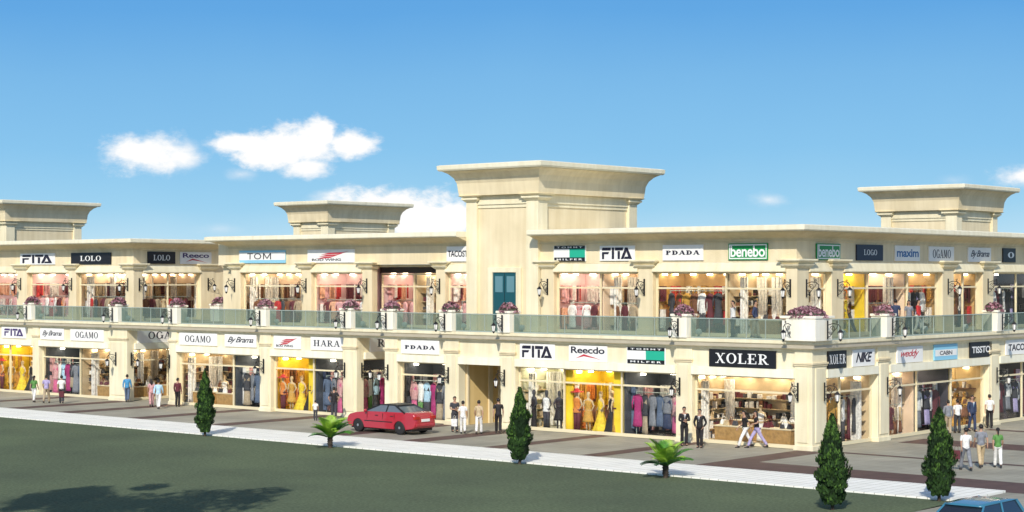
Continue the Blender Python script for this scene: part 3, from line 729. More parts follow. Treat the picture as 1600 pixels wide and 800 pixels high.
# ------------------------------------------------------------------ lettering
class G2:
    """flat letter shapes in a unit frame; every stroke sits a hair proud of the last"""
    def __init__(self): self.v = []; self.f = []; self.k = 0
    def poly(self, pts):
        o = len(self.v); z = 0.0006 * (self.k % 7); self.k += 1
        self.v += [(x, y, z) for x, y in pts]; self.f.append(list(range(o, o + len(pts))))
    def rect(self, x0, y0, x1, y1): self.poly([(x0, y0), (x1, y0), (x1, y1), (x0, y1)])
    def line(self, a, b, w): # horizontal-width diagonal
        self.poly([(a[0] - w / 2, a[1]), (a[0] + w / 2, a[1]), (b[0] + w / 2, b[1]), (b[0] - w / 2, b[1])])
    def arc(self, cx, cy, rx, ry, wx, wy, t0=0, t1=2 * PI, n=20):
        o = len(self.v); z = 0.0006 * (self.k % 7); self.k += 1
        for i in range(n + 1):
            t = t0 + (t1 - t0) * i / n
            self.v.append((cx + rx * math.cos(t), cy + ry * math.sin(t), z)); self.v.append((cx + (rx - wx) * math.cos(t), cy + (ry - wy) * math.sin(t), z))
        for i in range(n): self.f.append([o + 2 * i, o + 2 * i + 2, o + 2 * i + 3, o + 2 * i + 1])
def serif_text(t, bold=0.17, thin=0.07):
    g = G2(); x = 0
    def sf(cx, y, w=.26): g.rect(cx - w / 2, y if y < .5 else y - thin, cx + w / 2, y + thin if y < .5 else y)
    for c in t:
        if c in 'OQ': g.arc(x + .4, .5, .4, .52, bold, thin); a = .8
        elif c == 'X':
            g.line((x + .62, 0), (x + .16, 1), bold); g.line((x + .12, 0), (x + .62, 1), thin); [sf(x + q, y) for q, y in ((.12, 0), (.64, 0), (.14, 1), (.64, 1))]; a = .78
        elif c == 'L': g.rect(x + .1, 0, x + .1 + bold, 1); sf(x + .18, 1, .36); g.rect(x, 0, x + .66, thin); g.rect(x + .6, 0, x + .66, .3); a = .68
        elif c == 'E':
            g.rect(x + .1, 0, x + .1 + bold, 1); [g.rect(x, y, x + w, y + thin) for y, w in ((0, .68), (.47, .5), (1 - thin, .64))]; g.rect(x + .62, 0, x + .68, .28); g.rect(x + .58, .74, x + .64, 1); g.rect(x + .46, .36, x + .5, .64); a = .72
        elif c in 'RP':
            g.rect(x + .1, 0, x + .1 + bold, 1); sf(x + .19, 0, .36); sf(x + .1, 1, .2); g.arc(x + .3, .74, .36, .26, bold * .9, thin, -PI / 2, PI / 2, 12); g.rect(x + .2, 1 - thin, x + .32, 1); g.rect(x + .2, .48, x + .32, .48 + thin)
            if c == 'R': g.line((x + .68, 0), (x + .36, .5), bold); sf(x + .72, 0, .2)
            a = .8 if c == 'R' else .7
        elif c == 'D': g.rect(x + .1, 0, x + .1 + bold, 1); g.arc(x + .3, .5, .46, .5, bold, thin, -PI / 2, PI / 2, 14); g.rect(x, 1 - thin, x + .32, 1); g.rect(x, 0, x + .32, thin); a = .8
        elif c == 'G': g.arc(x + .42, .5, .4, .52, bold, thin, .6, 2 * PI - .55, 18); g.rect(x + .62, 0.02, x + .62 + bold, .46); sf(x + .70, .42, .3); a = .84
        elif c == 'A': g.line((x + .1, 0), (x + .4, 1), thin); g.line((x + .66, 0), (x + .40, 1), bold); g.rect(x + .2, .3, x + .56, .3 + thin); sf(x + .1, 0); sf(x + .68, 0, .3); a = .8
        elif c == 'H': g.rect(x + .1, 0, x + .1 + bold, 1); g.rect(x + .58, 0, x + .58 + bold, 1); g.rect(x + .2, .47, x + .6, .47 + thin); [sf(x + q, y, .34) for q in (.18, .66) for y in (0, 1)]; a = .88
        elif c == 'M': g.line((x + .14, 0), (x + .14, 1), thin); g.rect(x + .72, 0, x + .72 + bold, 1); g.line((x + .48, .1), (x + .18, 1), bold); g.line((x + .48, .1), (x + .76, 1), thin); [sf(x + q, 0, .28) for q in (.14, .8)]; a = .98
        elif c == 'N' : g.rect(x + .08, 0, x + .14, 1); g.rect(x + .64, 0, x + .7, 1); g.line((x + .66, 0), (x + .14, 1), bold); a = .8
        elif c == 'S' : g.arc(x + .32, .74, .3, .26, bold * .8, thin, .2, PI * 1.5, 12); g.arc(x + .32, .26, .3, .26, bold * .8, thin, -PI * .5 - PI * .0, PI * .5, 12); g.rect(x + .02, 0, x + .32, thin); a = .68
        elif c == 'T': g.rect(x + .24, 0, x + .24 + bold, 1); g.rect(x, 1 - thin, x + .66, 1); g.rect(x, .74, x + .05, 1); g.rect(x + .61, .74, x + .66, 1); sf(x + .32, 0, .34); a = .7
        elif c == 'I': g.rect(x + .1, 0, x + .1 + bold, 1); sf(x + .18, 0, .36); sf(x + .18, 1, .36); a = .4
        else: a = .4
        x += a + .1
    return g.v, g.f
def block_text_fita():
    g = G2()
    g.poly([(0, 0), (.24, 0), (.24, .42), (.70, .42), (.80, .62), (0, .62)]); g.poly([(0, .74), (.98, .74), (.98, 1), (.10, 1), (0, .92)])
    x = 1.1; g.rect(x, 0, x + .26, 1)
    x = 1.45; g.rect(x, .74, x + .9, 1); g.rect(x + .30, 0, x + .56, .7)
    x = 2.1; g.poly([(x, 0), (x + .30, 0), (x + .62, .62), (x + .47, .98)]); g.poly([(x + .47, .99), (x + .75, .99), (x + 1.25, .0), (x + .92, .0), (x + .64, .60)]); g.poly([(x + .34, 0), (x + .9, 0), (x + .84, .2), (x + .44, .2)])
    return g.v, g.f
def plain_tom():
    g = G2(); g.rect(0, .86, .8, 1); g.rect(.33, 0, .47, .86)
    g.arc(1.45, .5, .5, .5, .14, .14)
    x = 2.2; g.rect(x, 0, x + .14, 1); g.rect(x + .96, 0, x + 1.1, 1); g.line((x + .55, .1), (x + .08, 1), .15); g.line((x + .55, .1), (x + 1.02, 1), .15)
    return g.v, g.f
def swoosh():
    g = G2(); g.poly([(0, .12), (.5, .3), (1.2, .16), (1.65, 0), (1.15, .22), (.5, .46)])
    return g.v, g.f
def wing():
    g = G2()
    for k in range(3):
        y = .0 + .26 * k; x = .15 * k
        g.poly([(x, y + .02), (x + .55, y + .26), (x + 1.0 + .22 * k, y + .30), (x + 1.35 + .28 * k, y + .42), (x + .95 + .2 * k, y + .12), (x + .5, y + .06)])
    return g.v, g.f
def font_text(t, bold=0.012, shear=0.0, space=1.0):
    c = bpy.data.curves.new('lettering', 'FONT'); c.body = t; c.offset = bold; c.shear = shear; c.space_character = space; c.resolution_u = 3
    o = bpy.data.objects.new('lettering', c); col.objects.link(o)
    dg = bpy.context.evaluated_depsgraph_get(); me = bpy.data.meshes.new_from_object(o.evaluated_get(dg))
    v = [tuple(p.co) for p in me.vertices]; f = [list(p.vertices) for p in me.polygons]
    bpy.data.objects.remove(o); bpy.data.curves.remove(c); bpy.data.meshes.remove(me)
    return v, f
def letters(style, t):
    if style == 'serif': return serif_text(t)
    if style == 'fat': return serif_text(t, .24, .1)
    if style == 'fita': return block_text_fita()
    if style == 'script': return font_text(t, .008, .45, .85)
    if style == 'ital': return font_text(t, .028, .35, .85)
    if style == 'plain': return plain_tom()
    if style == 'swoosh': return swoosh()
    if style == 'wing': return wing()
    if style == 'thin': return font_text(t, .004)
    return font_text(t, .022, 0, .95)
def place(style, t, x0, x1, z0, z1, face_xf, mats, parent, crop=None):
    """fit lettering into a box in sign space (x right, z up, surface at y=0 facing -y)"""
    v, f = letters(style, t)
    ax = min(p[0] for p in v); bx = max(p[0] for p in v); ay = min(p[1] for p in v); by = max(p[1] for p in v)
    mb = MB(); mb.v = [Vector((x0 + (p[0] - ax) / (bx - ax) * (x1 - x0), -.047 - p[2], z0 + (p[1] - ay) / (by - ay) * (z1 - z0))) for p in v]
    mb.f = f; mb.m = [0] * len(f)
    return mb.build('lettering', mats, parent)

SG_N = 'shop signs fixed to the facade'
def sign(face, s0, s1, z0, z1, label, panel, items, d=None, border=None, name='shop_sign'):
    """items: (style, text, fx0, fx1, fz0, fz1, material) as fractions of the panel"""
    w = s1 - s0; h = z1 - z0
    d = d if d is not None else 0.0
    o = empty(name, face.p((s0 + s1) / 2, d, (z0 + z1) / 2), face.rz()); tag(o, label, 'sign', SG_N)
    MB().box(-w / 2, w / 2, -.04, .03, -h / 2, h / 2).build('panel', M[panel], o, bevel=.008)
    if border:
        b = .05; mb = MB()
        for a in ((-w / 2 + b, w / 2 - b, h / 2 - 2 * b, h / 2 - b), (-w / 2 + b, w / 2 - b, -h / 2 + b, -h / 2 + 2 * b)): mb.box(a[0], a[1], -.046, -.039, a[2], a[3])
        for a in ((-w / 2 + b, -w / 2 + 2 * b), (w / 2 - 2 * b, w / 2 - b)): mb.box(a[0], a[1], -.046, -.039, -h / 2 + 2 * b, h / 2 - 2 * b)
        mb.build('border', M[border], o)
    for st, t, a, b, c, e, m in items:
        if st == 'rect':
            MB().box(-w / 2 + a * w, -w / 2 + b * w, -.044, -.038, -h / 2 + c * h, -h / 2 + e * h).build('colour_field', M[m], o)
        else:
            place(st, t, -w / 2 + a * w, -w / 2 + b * w, -h / 2 + c * h, -h / 2 + e * h, None, M[m], o)
    return o
FLAG = [('rect', '', .02, .98, .8, 1.0, 'sign_black'), ('rect', '', .5, .98, .26, .8, 'sign_teal'), ('rect', '', .02, .98, 0.0, .26, 'sign_black'),
        ('sans', 'T O M M T', .1, .9, .85, .95, 'ink_white'), ('sans', 'M I L F E R', .1, .9, .08, .19, 'ink_white')]
FITA = [('fita', '', .07, .93, .12, .88, 'ink_black')]
REEDO = lambda t: [('sans', t, .08, .92, .52, .92, 'ink_purple'), ('swoosh', '', .18, .88, .08, .46, 'ink_red')]
WING = [('wing', '', .2, .88, .3, .85, 'ink_red'), ('sans', 'BOD WING', .1, .72, .14, .32, 'ink_black')]
OGA = lambda t: [('serif', t, .16, .84, .25, .8, 'ink_black')]
BYB = [('script', 'By Brama', .1, .92, .22, .8, 'ink_black')]
# upper front signs (z 8.62..9.4)
za, zb_ = 8.62, 9.38
UD = 0.02
sign(FU, -63.7, -59.7, za, zb_, 'white sign with bold black stencil capitals, upper floor far left', 'sign_white', FITA, UD)
sign(FU, -57.9, -53.6, za, zb_, 'black sign with white serif capitals, facing front above the first peach window', 'sign_black', [('serif', 'LOLO', .24, .76, .28, .74, 'ink_white')], UD)
sign(AU, 3.1, 5.35, za + .02, zb_ + .05, 'black sign with white serif capitals, turned into the first passage', 'sign_black', [('serif', 'LOLO', .2, .8, .28, .74, 'ink_white')], UD)
sign(AU, 5.75, 8.4, za + .02, zb_ + .05, 'white sign with purple name over a red swoosh, inside the first passage', 'sign_white', REEDO('Reeco'), UD)
sign(FU, -41.0, -36.9, za, zb_, 'light blue and white striped sign with thin dark capitals', 'sign_blue', [('rect', '', 0.0, 1, .24, .84, 'sign_white'), ('plain', 'TOM', .18, .70, .30, .78, 'ink_black')], UD)
sign(FU, -35.0, -31.1, za, zb_, 'white sign with red wing emblem on the upper floor', 'sign_white', WING, UD)
sign(FU, -24.0, -22.36, za + .02, zb_ + .08, 'white sign with condensed black capitals, cut off by the tall tower', 'sign_white', [('sans', 'TACOSTI', .06, .99, .3, .72, 'ink_black')], UD)
sign(FU, -16.5, -14.4, za - .02, zb_ + .03, 'upper-floor flag-like sign, white and teal between black strips', 'sign_white', FLAG, UD)
sign(FU, -13.5, -11.3, za, zb_, 'white sign with bold black stencil capitals, upper floor right of the tower', 'sign_white', FITA, UD)
sign(FU, -9.6, -7.2, za, zb_, 'upper-floor white sign with wide dark capitals beside the green sign', 'sign_white', [('fat', 'PDADA', .08, .92, .36, .64, 'ink_black')], UD)
sign(FU, -5.75, -3.55, za, zb_ + .03, 'wide green sign with white lowercase letters facing front', 'sign_green', [('sans', 'benebo', .06, .94, .18, .86, 'ink_white')], UD, 'ink_white')
# upper side signs
for a, b, l, p, it, bo in ((3.7, 5.9, 'narrower green sign with white lowercase letters on the side facade', 'sign_green', [('sans', 'benebo', .06, .94, .18, .86, 'ink_white')], 'ink_white'),
                          (7.45, 10.05, 'navy sign with small white serif capitals', 'sign_navy', [('serif', 'LOGO', .26, .76, .34, .7, 'ink_white')], None),
                          (11.3, 13.9, 'white sign with big blue lowercase letters', 'sign_white', [('sans', 'maxim', .06, .94, .26, .78, 'ink_blue')], None),
                          (14.9, 17.7, 'upper-floor white sign with narrow black serif capitals on the side facade', 'sign_white', [('serif', 'OGAMO', .14, .86, .22, .8, 'ink_black')], None),
                          (19.35, 22.1, 'upper-floor white sign with black handwriting on the side facade', 'sign_white', BYB, None),
                          (23.6, 25.2, 'black sign with a single white ring letter at the far right', 'sign_black', [('fat', 'O', .36, .86, .3, .74, 'ink_white')], None)):
    sign(SU, a, b, za, zb_ + .02, l, p, it, UD, bo)
# ground front signs
ga, gb = 3.68, 4.42
sign(FG, -62.9, -60.1, ga, gb, 'white ground-floor sign with purple stencil capitals at the far left edge', 'sign_white', [('fita', '', .12, .9, .2, .86, 'ink_purple')], UD)
sign(FG, -58.5, -55.9, ga, gb, 'white ground-floor sign with black handwriting, leftmost of its kind', 'sign_white', BYB, UD)
sign(FG, -55.2, -51.7, ga, gb, 'white sign with narrow serif capitals above the trio of walkers at left', 'sign_white', OGA('OGAMO'), UD)
sign(AG, .75, 4.8, ga - .05, gb + .08, 'white sign inside the first passage, its last letters hidden by the pillar', 'sign_white', [('serif', 'OGAMO', .2, .98, .26, .8, 'ink_black')], UD)
sign(FG, -44.2, -40.7, ga, gb, 'white sign with narrow serif capitals above the first column-shaped evergreen', 'sign_white', OGA('OGAMO'), UD)
sign(FG, -40.0, -37.2, ga, gb, 'white ground-floor sign with black handwriting right of the narrow serif sign', 'sign_white', BYB, UD)
sign(FG, -35.7, -33.4, ga, gb, 'white ground-floor sign with red wing emblem above the yellow dresses', 'sign_white', WING, UD)
sign(FG, -32.6, -30.0, ga, gb, 'white sign with four wide-spaced serif capitals left of the narrow gap', 'sign_white', [('serif', 'HARA', .1, .92, .3, .76, 'ink_black')], UD)
sign(BG, .95, 2.8, ga - .05, gb + .08, 'white sign in the narrow gap showing one serif capital', 'sign_white', [('serif', 'RA', .3, 1.0, .3, .8, 'ink_black')], UD)
sign(FG, -25.5, -22.7, ga, gb, 'ground-floor white sign with wide dark capitals above the red car', 'sign_white', [('fat', 'PDADA', .1, .9, .34, .62, 'ink_black')], UD)
sign(FG, -17.1, -14.8, ga - .05, gb, 'white ground-floor sign with bold black stencil capitals right of the entrance', 'sign_white', FITA, UD)
sign(FG, -13.9, -11.5, ga - .05, gb, 'white ground-floor sign with black name over a red swoosh', 'sign_white', [('sans', 'Reecdo', .06, .94, .5, .92, 'ink_black'), ('swoosh', '', .18, .9, .08, .46, 'ink_red')], UD)
sign(FG, -10.3, -8.0, ga - .06, gb + .0, 'ground-floor flag-like sign, white and teal between black strips', 'sign_white', FLAG, UD)
sign(FG, -5.5, -1.85, ga - .04, gb + .03, 'large black sign with big white serif capitals', 'sign_black', [('serif', 'XOLER', .1, .9, .2, .8, 'ink_white')], UD)
# ground side signs
for a, b, l, p, it in ((1.35, 3.0, 'small black sign with squeezed white serif capitals beside the corner', 'sign_black', [('serif', 'XOLER', .06, .94, .24, .8, 'ink_white')]),
                       (3.55, 5.6, 'white sign with slanted heavy black capitals', 'sign_white', [('ital', 'NIKE', .14, .88, .24, .82, 'ink_black')]),
                       (7.8, 10.4, 'white sign with red handwritten letters', 'sign_white', [('script', 'weddy', .14, .84, .24, .8, 'ink_red')]),
                       (11.6, 14.1, 'sky blue sign with a white middle and small dark letters', 'sign_blue', [('rect', '', .04, .96, .26, .66, 'sign_white'), ('sans', 'CABN', .22, .76, .32, .58, 'ink_black')]),
                       (15.5, 18.0, 'black sign with tall white capitals on the side facade', 'sign_black', [('sans', 'TISSTO', .08, .92, .28, .72, 'ink_white')]),
                       (19.7, 23.0, 'white ground-floor sign with condensed black capitals at the right edge', 'sign_white', [('sans', 'TACOSTI', .08, .96, .26, .72, 'ink_black')])):
    sign(SG, a, b, ga - .03, gb + .02, l, p, it, UD)

# ------------------------------------------------------------------ shop goods
def dress_rings(z0, z1, shoulder, waist, hem, dep=.55, n=22, fold=.10, k=7, wz=.62):
    rs = []
    for i in range(11):
        t = i / 10; z = z0 + (z1 - z0) * t
        if t < wz: r = hem + (waist - hem) * (t / wz) ** .8
        else: r = waist + (shoulder - waist) * ((t - wz) / (1 - wz)) ** .9
        if t > .93: r = shoulder * (.55 if t > .97 else .95)
        fa = fold * max(0, 1 - t / wz)
        rs.append([(r * (1 + fa * math.sin(k * a + 1.3)) * math.cos(a), r * dep * (1 + fa * math.sin(k * a + 1.3)) * math.sin(a), z) for a in (2 * PI * j / n for j in range(n))])
    return rs
GOODS = 'goods displayed in the shop windows'
def mannequin(p, rz, h, style, c1, c2, label, skin='white', hat=None):
    o = empty('mannequin', p, rz); tag(o, label, 'mannequin', 'mannequins dressed in the shop windows')
    s = h / 1.75
    b = MB(Matrix.Scale(s, 4))
    b.lathe([(.17, 0), (.17, .02), (.03, .03)], n=12)
    for x in (-.08, .08): b.tube([(x, 0, .03), (x, 0, .48), (x * .9, 0, .88)], [.035, .05, .075], 8)
    b.rings([[(rx * math.cos(2 * PI * i / 12), ry * math.sin(2 * PI * i / 12), z) for i in range(12)] for rx, ry, z in ((.13, .10, .84), (.165, .115, .95), (.12, .09, 1.1), (.155, .11, 1.28), (.17, .09, 1.4), (.06, .06, 1.46), (.05, .055, 1.5), (.07, .085, 1.58), (.078, .095, 1.66), (.05, .06, 1.75))])
    for sx in (-1, 1): b.tube([(sx * .17, 0, 1.38), (sx * .25, .02, 1.14), (sx * (.24 if sx > 0 else .16), -.12, .96)], [.048, .038, .025], 7)
    b.build('figure', fab(skin), o, smooth=True)
    if style == 'gown': m = MB(Matrix.Scale(s, 4)).rings(dress_rings(.03, 1.42, .19, .135, .50, .8)); m.build('gown', fab(c1), o, smooth=True)
    elif style == 'dress': m = MB(Matrix.Scale(s, 4)).rings(dress_rings(.45, 1.42, .19, .14, .27, .72)); m.build('dress', fab(c1), o, smooth=True)
    elif style == 'slim': m = MB(Matrix.Scale(s, 4)).rings(dress_rings(.06, 1.42, .19, .145, .20, .7, fold=.05)); m.build('long_dress', fab(c1), o, smooth=True)
    else:
        MB(Matrix.Scale(s, 4)).rings(dress_rings(.80, 1.43, .195, .155, .20, .72, fold=.04, wz=.5)).build('top', fab(c1), o, smooth=True)
        t = MB(Matrix.Scale(s, 4))
        for x in (-.085, .085): t.tube([(x, 0, .10), (x, 0, .5), (x * .9, 0, .95)], [.075, .085, .115], 9)
        t.build('trousers', fab(c2), o, smooth=True)
    if style in ('gown', 'dress', 'slim') and c2: MB(Matrix.Scale(s, 4)).lathe([(.155, 1.06), (.15, 1.12)], n=14).build('sash', fab(c2), o)
    if hat: MB(Matrix.Scale(s, 4)).lathe([(.30, 1.66), (.27, 1.69), (.12, 1.71), (.10, 1.8), (.02, 1.83)], n=16).build('hat', fab(hat), o, smooth=True)
    return o
def garment(p, rz, h, w, c1, c2, label, legs=False):
    """a garment on a hanger; p = bottom centre"""
    o = empty('hanging_garment', p, rz); tag(o, label, 'garment', 'garments hanging in the shop windows')
    z1 = h
    if legs:
        m = MB()
        for x in (-.09, .09): m.tube([(x * w / .2, 0, 0), (x * w / .2, 0, h * .28), (x * .8 * w / .2, 0, h * .52)], [.075, .08, .10], 9)
        m.build('trousers', fab(c2), o, smooth=True)
        MB().rings(dress_rings(h * .48, h, w, w * .8, w * .95, .45, fold=.06)).build('shirt', fab(c1), o, smooth=True)
    else:
        MB().rings(dress_rings(0, h, w, w * .78, w * 1.15, .45, k=6, fold=.12)).build('cloth', fab(c1), o, smooth=True)
        if c2: MB().rings(dress_rings(h * .46, h * 1.003, w * 1.04, w * .84, w * 1.1, .47, fold=.05)).build('jacket', fab(c2), o, smooth=True)
    for sx in (-1, 1):
        MB().tube([(sx * w * .85, 0, h * .95), (sx * w * 1.25, 0, h * .74), (sx * w * 1.2, -.02, h * .56)], [.05, .045, .035], 7).build('sleeve', fab(c2 or c1) if not legs else fab(c1), o, smooth=True)
    MB().tube([(0, 0, h * .97), (0, 0, h + .07), (.03, 0, h + .10), (0, 0, h + .14)], .008, 5).build('hanger', M['rail_metal'], o)
    return o
def clothes_rail(p, rz, L, h, label):
    o = empty('clothes_rail', p, rz); tag(o, label, 'clothes rail', 'clothes rails in the shops')
    b = MB()
    for x in (-L / 2, L / 2):
        b.tube([(x, 0, 0.02), (x, 0, h)], .02, 8); b.tube([(x, -.22, .02), (x, .22, .02)], .018, 6)
    b.tube([(-L / 2, 0, h), (L / 2, 0, h)], .018, 8)
    b.build('rail_frame', M['rail_metal'], o)
def display_table(p, rz, L, D, h, label, rnd, cols):
    o = empty('display_table', p, rz); tag(o, label, 'display table', 'display tables in the shops')
    MB().frus((-L / 2 * .9, L / 2 * .9, -D / 2 * .9, D / 2 * .9), (-L / 2 * .94, L / 2 * .94, -D / 2 * .94, D / 2 * .94), 0, h - .06).build('base', M['wood'], o, bevel=.015)
    MB().box(-L / 2, L / 2, -D / 2, D / 2, h - .058, h).build('table_top', mat_top, o, bevel=.012)
    n = int(L / .42)
    for i in range(n):
        for j in (-.2, .2):
            if rnd.random() < .2: continue
            x = -L / 2 + (i + .5) * L / n + rnd.uniform(-.05, .05)
            q = Matrix.Rotation(rz, 4, 'Z') @ Vector((x, j * D, h + .002))
            handbag((p[0] + q.x, p[1] + q.y, p[2] + q.z), rz + rnd.uniform(-.4, .4), rnd.choice(cols), rnd.uniform(.8, 1.25), label)
mat_top = mat('table_top_pale', (0.72, 0.62, 0.42), 0.4)
_hb = {}
def handbag(p, rz, c, sc, where):
    w = where.split(' in the ', 1)[-1].split(' behind the ')[-1].split(' deeper inside ')[-1].replace(', row nearest the glass', '').replace('wooden display table ', '').replace('behind the ', '')
    l = c + ' handbag for sale, ' + w
    if c in _hb: return dup(_hb[c], p, rz, l, 'handbags on the display tables', sc)
    o = empty('handbag', p, rz); tag(o, l, 'handbag', 'handbags on the display tables')
    MB().frus((-.15, .15, -.07, .07), (-.11, .11, -.03, .03), 0, .2).build('bag_body', fab(c), o, bevel=.02)
    MB().tube([(-.07, 0, .195), (-.06, 0, .30), (0, 0, .34), (.06, 0, .30), (.07, 0, .195)], .012, 6).build('bag_handle', fab(c), o)
    o.scale = (sc,) * 3
    _hb[c] = o
    return o

def contents(face, s0, s1, z, kind, where, seed=1):
    r = random.Random(seed); L = s1 - s0; rz = face.rz()
    P = lambda s, d, dz=0.0: face.p(s, d, z + dz)
    if kind == 'yellow':
        spec = [('pants', 'orange', 'maroon', 'red'), ('dress', 'gold', None, None), ('gown', 'yellow', None, None), ('gown', 'black', None, None), ('slim', 'gold', 'maroon', None)]
        n = max(3, min(5, int(L / .55)))
        spec = spec if n == 5 else spec[:4] if n == 4 else spec[1:4]
        for i, (st, c1, c2, hat) in enumerate(spec):
            d = {'pants': 'orange top', 'dress': 'short gold dress', 'gown': c1 + ' full-skirted gown', 'slim': 'sashed gold dress'}[st]
            mannequin(P(s0 + L * (i + .5) / len(spec), -(.95 if st == 'gown' else .6) - .12 * (i % 2)), rz + r.uniform(-.5, .5), 2.0 + r.uniform(0, .15), st, c1, c2, 'mannequin in ' + d + (' with red hat' if hat else '') + ', ' + where, 'beige', hat)
    elif kind in ('dark', 'night', 'pink', 'brown', 'peach'):
        sets = dict(dark=[('denim', None, 0), ('navy', 'grey', 0), ('pink', 'rose', 0), ('white', 'green', 1), ('charcoal', 'sky', 0), ('magenta', None, 0), ('khaki', 'charcoal', 0), ('grey', None, 0)],
                    night=[('charcoal', None, 0), ('grey', 'white', 0), ('black', None, 0), ('lilac', 'charcoal', 0), ('white', 'black', 1), ('maroon', None, 0)],
                    pink=[('rose', None, 0), ('white', None, 0), ('red', 'rose', 0), ('rose', 'white', 0), ('maroon', None, 0), ('peach', None, 0), ('rose', None, 0)],
                    brown=[('maroon', None, 0), ('charcoal', None, 0), ('red', 'brown', 0), ('gold', None, 0), ('brown', None, 0), ('white', 'charcoal', 1)],
                    peach=[('brown', None, 0), ('maroon', None, 0), ('khaki', 'brown', 1), ('brown', 'beige', 0), ('red', None, 0), ('charcoal', None, 0)])[kind]
        hh = 1.35 if kind in ('peach', 'pink') else 2.0
        n = max(2, int(L / .44))
        m = L / n
        clothes_rail(P((s0 + s1) / 2, -.95), rz, L - .3, hh + .14, 'clothes rail ' + where)
        for i in range(n):
            c1, c2, lg = sets[(i + seed) % len(sets)]
            h = hh * r.uniform(.72, 1.0) if not lg else hh
            cn = (c1 + ' shirt over ' + c2 + ' trousers') if lg else (c1 + ' outfit with ' + c2 + ' jacket' if c2 else 'plain ' + c1 + ' garment')
            garment(P(s0 + m * (i + .5), -.95, hh + .02 - h), rz + r.uniform(-.5, .5), h, r.uniform(.18, .25), c1, c2, cn + ' hanging ' + where, bool(lg))
        if L > 3 and kind != 'dark':
            display_table(P(s0 + L * .3, -2.3), rz, 1.4, .8, .8, 'wooden display table ' + where, r, ['orange', 'white', 'brown', 'red'])
    elif kind == 'beige':
        n = max(1, int(L / 1.9))
        for i in range(n):
            display_table(P(s0 + L * (i + .5) / n, -1.2), rz, min(1.7, L / n - .2), .8, .78, 'wooden display table ' + where + (', row nearest the glass' if n > 1 else ''), r, ['black', 'brown', 'white', 'beige', 'maroon', 'charcoal'])
            display_table(P(s0 + L * (i + .5) / n, -2.7), rz, min(1.7, L / n - .2), .7, .95, 'taller display table deeper inside ' + where, r, ['black', 'brown', 'white', 'beige', 'charcoal'])
        for i in range(n):
            mannequin(P(s0 + L * (i + .92) / n, -1.9), rz + .4, 1.75, 'slim', 'white', 'beige', 'white-robed mannequin standing between tables ' + where, 'beige')
    elif kind == 'pale':
        for i, (st, c1, c2) in enumerate((('slim', 'black', None), ('pants', 'white', 'charcoal'), ('dress', 'black', 'charcoal'))):
            mannequin(P(s0 + L * (i + .6) / 3, -.6), rz + (i - 1) * .5, 2.0, st, c1, c2, ['mannequin in long black dress ', 'mannequin in white top and dark trousers ', 'mannequin in short black dress '][i] + where, 'charcoal')
    elif kind == 'gold':
        for i, (st, c1, c2) in enumerate((('slim', 'brown', 'gold'), ('gown', 'gold', 'maroon'), ('dress', 'brown', 'gold'))):
            mannequin(P(s0 + L * (i + .5) / 3, -1.0), rz, 1.75, st, c1, c2, ['slim brown', 'full gold', 'short brown'][i] + ' dress on a mannequin ' + where, 'gold')
        o = empty('pendant_lamp', P(s0 + L * .45, -.9, 2.05)); tag(o, 'gilded pendant lamp hanging ' + where, 'lamp')
        MB().lathe([(.02, 1.1), (.02, .45), (.06, .40), (.16, .28), (.2, .1), (.12, -.02), (.03, -.08)], n=12).build('lamp_shade', M['gold'], o, smooth=True)
        MB().ball((0, 0, -.12), .06).build('bulb', M['lamp_glass'], o)
        display_table(P(s0 + L * .5, -2.2), rz, 1.5, .8, .7, 'wooden display table ' + where, r, ['white', 'gold', 'brown'])

